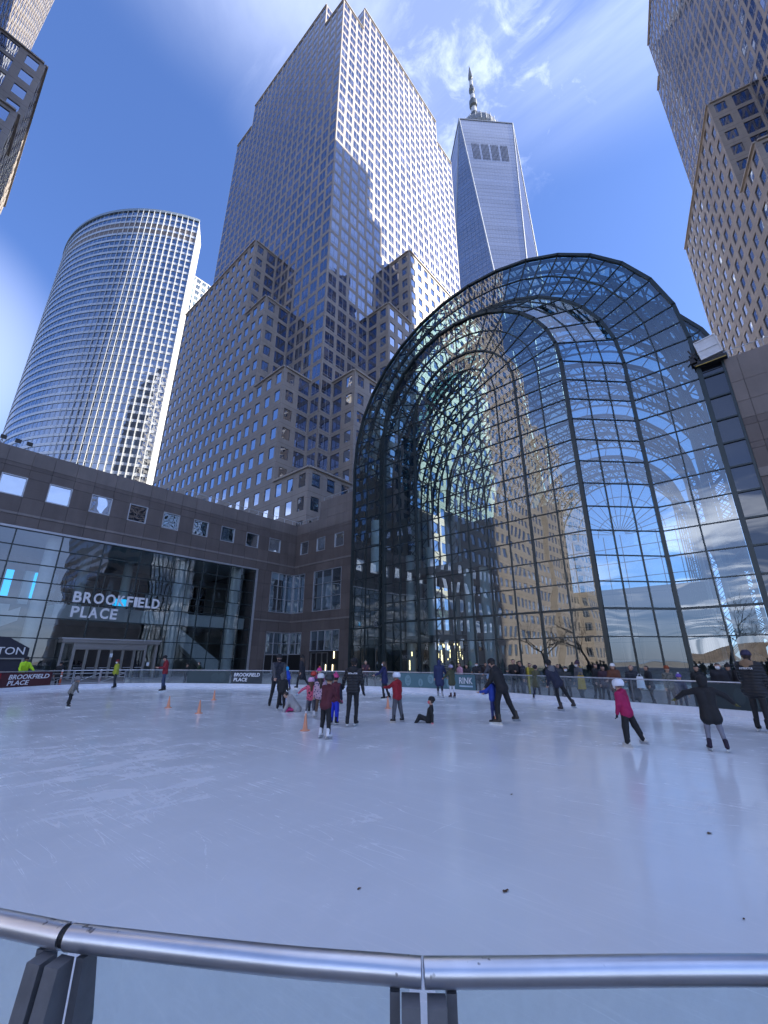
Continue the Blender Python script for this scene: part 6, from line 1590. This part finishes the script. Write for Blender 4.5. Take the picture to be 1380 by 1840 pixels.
person('child in black sitting on the ice with legs out, pink mask', 771, 1299, 1255, look=276, group=SK, jacket=BLK, pants=BLK, mask=(.60, .10, .13), hat=(BLK,), sit=True, lean=(-12, 0), legs=((112, 14, 82), (100, 16, 62)), arms=((-26, 16, 12), (-8, 26, 40)), gloves=(.62, .20, .22), boots=(.02, .02, .05), baggy=.015, puff=.015, ht=.68)
person('adult in long navy hooded coat seen from behind, holding a child by the hand', 791, 1253, 1186, look=4, group=SK, jacket=(.016, .026, .085), pants=(.02, .022, .035), coat=.34, hood=(.016, .026, .085), hood_up=True, boots=(.35, .35, .36), arms=((6, 8, 8), (14, 24, 14)), legs=((6, 1, 8), (-8, 3, 8)), puff=.025)
person('child in olive jacket and white leggings holding the navy coat adult', 813, 1254, 1195, look=318, group=SK, jacket=(.06, .062, .03), pants=(.62, .62, .66), helmet=(.30, .28, .40), boots=(.06, .03, .035), coat=.18, puff=.025, arms=((30, 22, 30), (10, 8, 12)), legs=((2, 3, 4), (-2, 3, 4)))
person('man in black bending over a small child, black cap and mask', 907, 1302, 1186, look=300, group=SK, jacket=BLK, pants=BLK, hat=(BLK,), mask=(.02, .02, .03), lean=(20, 0), legs=((16, 4, 18), (-6, 22, 8)), arms=((36, 6, 26), (30, 6, 30)), head=(22, 0), boots=(.05, .04, .03), puff=.02, baggy=.015)
person('small child in blue jacket and blue helmet held in front of the man in black', 889, 1300, 1212, look=285, group=SK, jacket=(.015, .045, .30), pants=(.02, .03, .14), helmet=(.22, .34, .52), puff=.025, arms=((40, 18, 40), (30, 14, 40)))
person('woman in olive parka and black leggings by the rail', 967, 1257, 1196, look=40, group=SK, jacket=(.085, .085, .045), pants=(.012, .012, .03), coat=.22, hair=(.03, .02, .02), hat=((.02, .015, .03),), legs=((-8, 2, 10), (10, 2, 14)), puff=.022, arms=((10, 8, 14), (16, 8, 30)), boots=(.02, .02, .025))
person('man in navy jacket with grey hood leaning into a stride, one leg stretched right', 1008, 1278, 1187, look=318, group=SK, jacket=(.012, .015, .035), pants=BLK, hood=(.13, .13, .14), hat=(BLK,), mask=(.75, .75, .78), lean=(12, -22), legs=((12, -12, 14), (-6, 30, 4)), arms=((20, 8, 30), (26, 6, 40)), puff=.02, boots=(.05, .04, .04))
person('child in magenta jacket, black trousers and white helmet, nearest skater at the right', 1136, 1343, 1222, look=298, group=SK, jacket=(.34, .006, .075), pants=BLK, helmet=(.76, .78, .84), hood=(.30, .006, .065), boots=(.55, .53, .5), arms=((12, 8, 12), (2, 10, 12)), gloves=BLK, lean=(9, -3), legs=((6, 2, 6), (-10, 20, 6)), puff=.03, baggy=.03, mask=(.6, .6, .62))
person('girl in black hooded coat and grey leggings with both arms spread wide', 1291, 1350, 1214, look=350, group=SK, jacket=BLK, pants=(.19, .19, .23), coat=.20, hood=BLK, hood_up=True, boots=(.02, .012, .03), gloves=(.09, .085, .02), arms=((18, 78, 6), (10, 62, 6)), legs=((2, 5, 4), (-4, 7, 4)), puff=.03, lean=(3, -2))
person('second instructor in black coat with tan fur hood, cut by the right edge', 1376, 1316, 1170, look=22, group=SK, jacket=BLK, jkind='puffer', pants=BLK, hat=((.03, .025, .06),), hood=(.24, .15, .085), backtext='INSTRUCTOR', puff=.05, coat=.10, arms=((14, 10, 30), (10, 10, 10)))
# --- people outside the barrier
def spec(label, px, top, D, **kw):
    kw.setdefault('group', SP); kw.setdefault('skates', False)
    return person(label, px, 0, top, at=edge_dist(px) + D, **kw)
spec('worker in bright yellow safety jacket with dark hood behind the red banner', 47, 1181, 1.0, look=150, jacket=(.45, .75, .02), hat=(BLK,), pants=BLK, hair=BLK, skin=SKIN2, arms=((30, 26, 20), (24, 20, 20)), puff=.03)
spec('figure in black coat behind the gate, left side', 112, 1190, 1.6, look=200, jacket=BLK, pants=BLK, hat=(BLK,), puff=.05, coat=.2)
spec('dark figure with gloved hands behind the glass near the red jacket man', 337, 1192, 1.2, look=95, jacket=BLK, pants=BLK, hat=(BLK,), arms=((40, 8, 50), (40, 8, 50)))
spec('fair-haired person in dark red patterned scarf beside the instructor', 657, 1187, .8, look=175, jacket=((.03, .02, .03), (.20, .02, .03)), jkind='print', pants=BLK, hair=(.32, .26, .18), arms=((30, 6, 80), (30, 6, 80)), puff=.02)
spec('child in pale pink jacket behind the teal banner', 826, 1191, .8, look=240, jacket=(.55, .30, .38), hair=(.06, .03, .02), pants=NAVY, puff=.03)
spec('masked man in dark jacket behind the right end of the teal banner', 856, 1190, 1.0, look=190, jacket=(.018, .018, .022), hair=BLK, mask=(.75, .77, .8), pants=BLK, hood=(.05, .05, .055), puff=.03, arms=((30, 8, 70), (30, 8, 70)))
spec('person in grey jacket and white hat leaning on the rail behind the man in black', 884, 1185, .6, look=210, jacket=(.07, .07, .08), hat=((.6, .6, .6),), pants=(.16, .02, .02), lean=(14, 0), arms=((46, 12, 30), (46, 12, 30)), puff=.03)
spec('man in plain black coat resting clasped hands on the rail', 922, 1184, .6, look=195, jacket=BLK, pants=(.04, .04, .045), hair=(.02, .015, .01), arms=((34, 2, 62), (34, 2, 62)), puff=.01)
spec('person in navy top with pale buttons looking down at the rail', 936, 1187, .9, look=230, jacket=((.015, .018, .03), (.10, .10, .12)), jkind='print', pants=(.06, .07, .09), hair=(.04, .03, .02), head=(25, 0))
spec('person in olive yellow coat standing behind the black coated man', 950, 1191, 1.5, look=180, jacket=(.20, .17, .03), pants=(.10, .09, .02), hair=BLK, coat=.3)
spec('hooded figure in dark grey with white mask at the rail', 1014, 1198, .9, look=185, jacket=(.035, .04, .04), pants=BLK, hood=(.035, .04, .04), hood_up=True, mask=(.78, .8, .82), puff=.03, arms=((24, 6, 60), (24, 6, 60)))
spec('person in purple knitted hat with grey coat and mustard scarf at the rail', 1037, 1189, .7, look=235, jacket=(.10, .10, .11), hood=(.42, .27, .03), hat=((.05, .025, .045), 'cloth', (.05, .03, .05)), mask=(.6, .6, .6), pants=(.08, .09, .11), coat=.3, puff=.02)
spec('woman in brown coat and white bucket hat', 1099, 1193, .8, look=192, jacket=(.13, .045, .022), hat=((.70, .69, .68),), longhair=True, hair=(.02, .012, .01), pants=(.03, .035, .06), coat=.25, puff=.025, arms=((20, 10, 50), (20, 10, 50)))
spec('bald man with lowered mask in long navy coat', 1131, 1195, .9, look=190, jacket=(.014, .018, .03), hair=(.30, .18, .13), mask=None, pants=BLK, coat=.5, jkind='puffer', hood=(.10, .08, .06), puff=.035, arms=((8, 8, 14), (16, 8, 60)))
spec('person in rust beanie and camouflage top behind the rail', 1194, 1197, 1.2, look=150, jacket=((.16, .15, .12), (.03, .03, .025)), jkind='print', hat=((.22, .045, .012),), pants=NAVY)
spec('child in purple and white striped hat leaning on the rail', 1213, 1212, .5, look=170, jacket=(.02, .018, .05), hat=((.14, .08, .36), 'cloth', (.7, .7, .75)), pants=NAVY, puff=.02)
spec('masked man in dark parka with fur hood at the right', 1287, 1191, .9, look=190, jacket=(.012, .013, .02), hair=BLK, mask=(.82, .84, .86), hood=(.10, .075, .05), pants=BLK, puff=.05, coat=.2)
spec('masked person in grey cap and dark coat near the right edge', 1325, 1190, 1.1, look=215, jacket=(.014, .014, .018), hat=((.10, .10, .11),), mask=(.8, .8, .82), pants=BLK, puff=.03, coat=.2)
spec('person in beige coat partly hidden by the second instructor', 1346, 1192, 1.6, look=160, jacket=(.36, .28, .18), hair=BLK, pants=BLK, coat=.3, puff=.02)
# background figures before the atrium glass
for px, top, dd, col, lab in ((838, 1194, 3.2, (.02, .02, .024), 'dark-clad onlooker near the glass behind the teal banner'), (872, 1190, 3.6, (.03, .02, .02), 'onlooker in brown-black near the column base'), (985, 1190, 2.6, (.012, .012, .014), 'onlooker in black between the navy leaner and the grey hood'),
                              (1000, 1193, 3.4, (.05, .05, .055), 'onlooker in dark grey far behind the navy leaner'), (1066, 1192, 2.8, (.015, .012, .014), 'onlooker in black left of the white bucket hat'), (1080, 1196, 2.2, (.05, .02, .03), 'onlooker in dark plum beside the white bucket hat'), (1160, 1196, 2.8, (.02, .022, .03), 'onlooker in blue-black right of the long navy coat'),
                              (1248, 1196, 2.2, (.016, .018, .02), 'onlooker in black between the striped hat and the dark parka'), (1305, 1194, 2.6, (.03, .03, .035), 'onlooker in charcoal behind the two masked people')):
    spec(lab, px, top, dd, look=random.choice((120, 160, 200, 250)), jacket=col, pants=BLK, hat=(BLK,) if px % 2 else None, puff=.03, coat=.15, group='onlookers by the atrium glass')
# things people carry
def bag(label, px, y, D, w, h, mat, name='carrier_bag', cat='bag'):
    d = pray(px, y); az = math.atan2(d.x, d.y); dist = edge_dist(px) + D; P = at_dist(px, y, dist)
    ex = Vector((math.cos(az), -math.sin(az), 0)); fw_ = Vector((math.sin(az), math.cos(az), 0)); t_ = thing(name, label, cat, P)
    q = MB(); n = 6
    for i in range(n):
        a0, a1 = -1 + 2 * i / n, -1 + 2 * (i + 1) / n
        def pt(a, z, s): th = .07 * (1 - a * a) * (1 - .5 * z) * s; return P + ex * (a * w / 2 * (1 - .25 * z)) + Vector((0, 0, -h / 2 + h * z)) + fw_ * th
        for z0, z1 in ((0, .5), (.5, 1)):
            for s in (-1, 1): q.quad(pt(a0, z0, s), pt(a1, z0, s), pt(a1, z1, s), pt(a0, z1, s))
        q.quad(pt(a0, 0, -1), pt(a1, 0, -1), pt(a1, 0, 1), pt(a0, 0, 1))
    q.build('pouch', mat, t_)
    q = MB()
    q.tube([P + ex * (-w * .22) + Vector((0, 0, h / 2)), P + ex * (-w * .12) + Vector((0, 0, h * .72)), P + ex * (w * .12) + Vector((0, 0, h * .72)), P + ex * (w * .22) + Vector((0, 0, h / 2))], .008, 5); q.build('handle', mat, t_)
bag('white plastic carrier bag hanging beside the long navy coat', 1151, 1226, .62, .30, .42, basic('white plastic bag', (.72, .75, .82), .4))
bag('mustard yellow tote bag below the mustard scarf', 1045, 1226, .42, .34, .55, basic('mustard canvas', (.42, .27, .025), .8))
# yellow pole
D = edge_dist(947) + .5; d = pray(947, 1187); az = math.atan2(d.x, d.y)
t_ = thing('yellow_post', 'short yellow post at the rail beside the olive yellow coat', 'post', (D * math.sin(az), D * math.cos(az), -.05))
q = MB(); q.lathe([(.0, 0), (.11, 0), (.11, .03), (.05, .06)], (0, 0, 0), 12); child_mesh('base', q.mesh('base', M_DARKIN, True), t_)
q = MB(); q.lathe([(.045, .05), (.045, 1.45), (.0, 1.47)], (0, 0, 0), 12); child_mesh('tube', q.mesh('tube', basic('yellow paint', (.45, .33, .02), .5), True), t_)
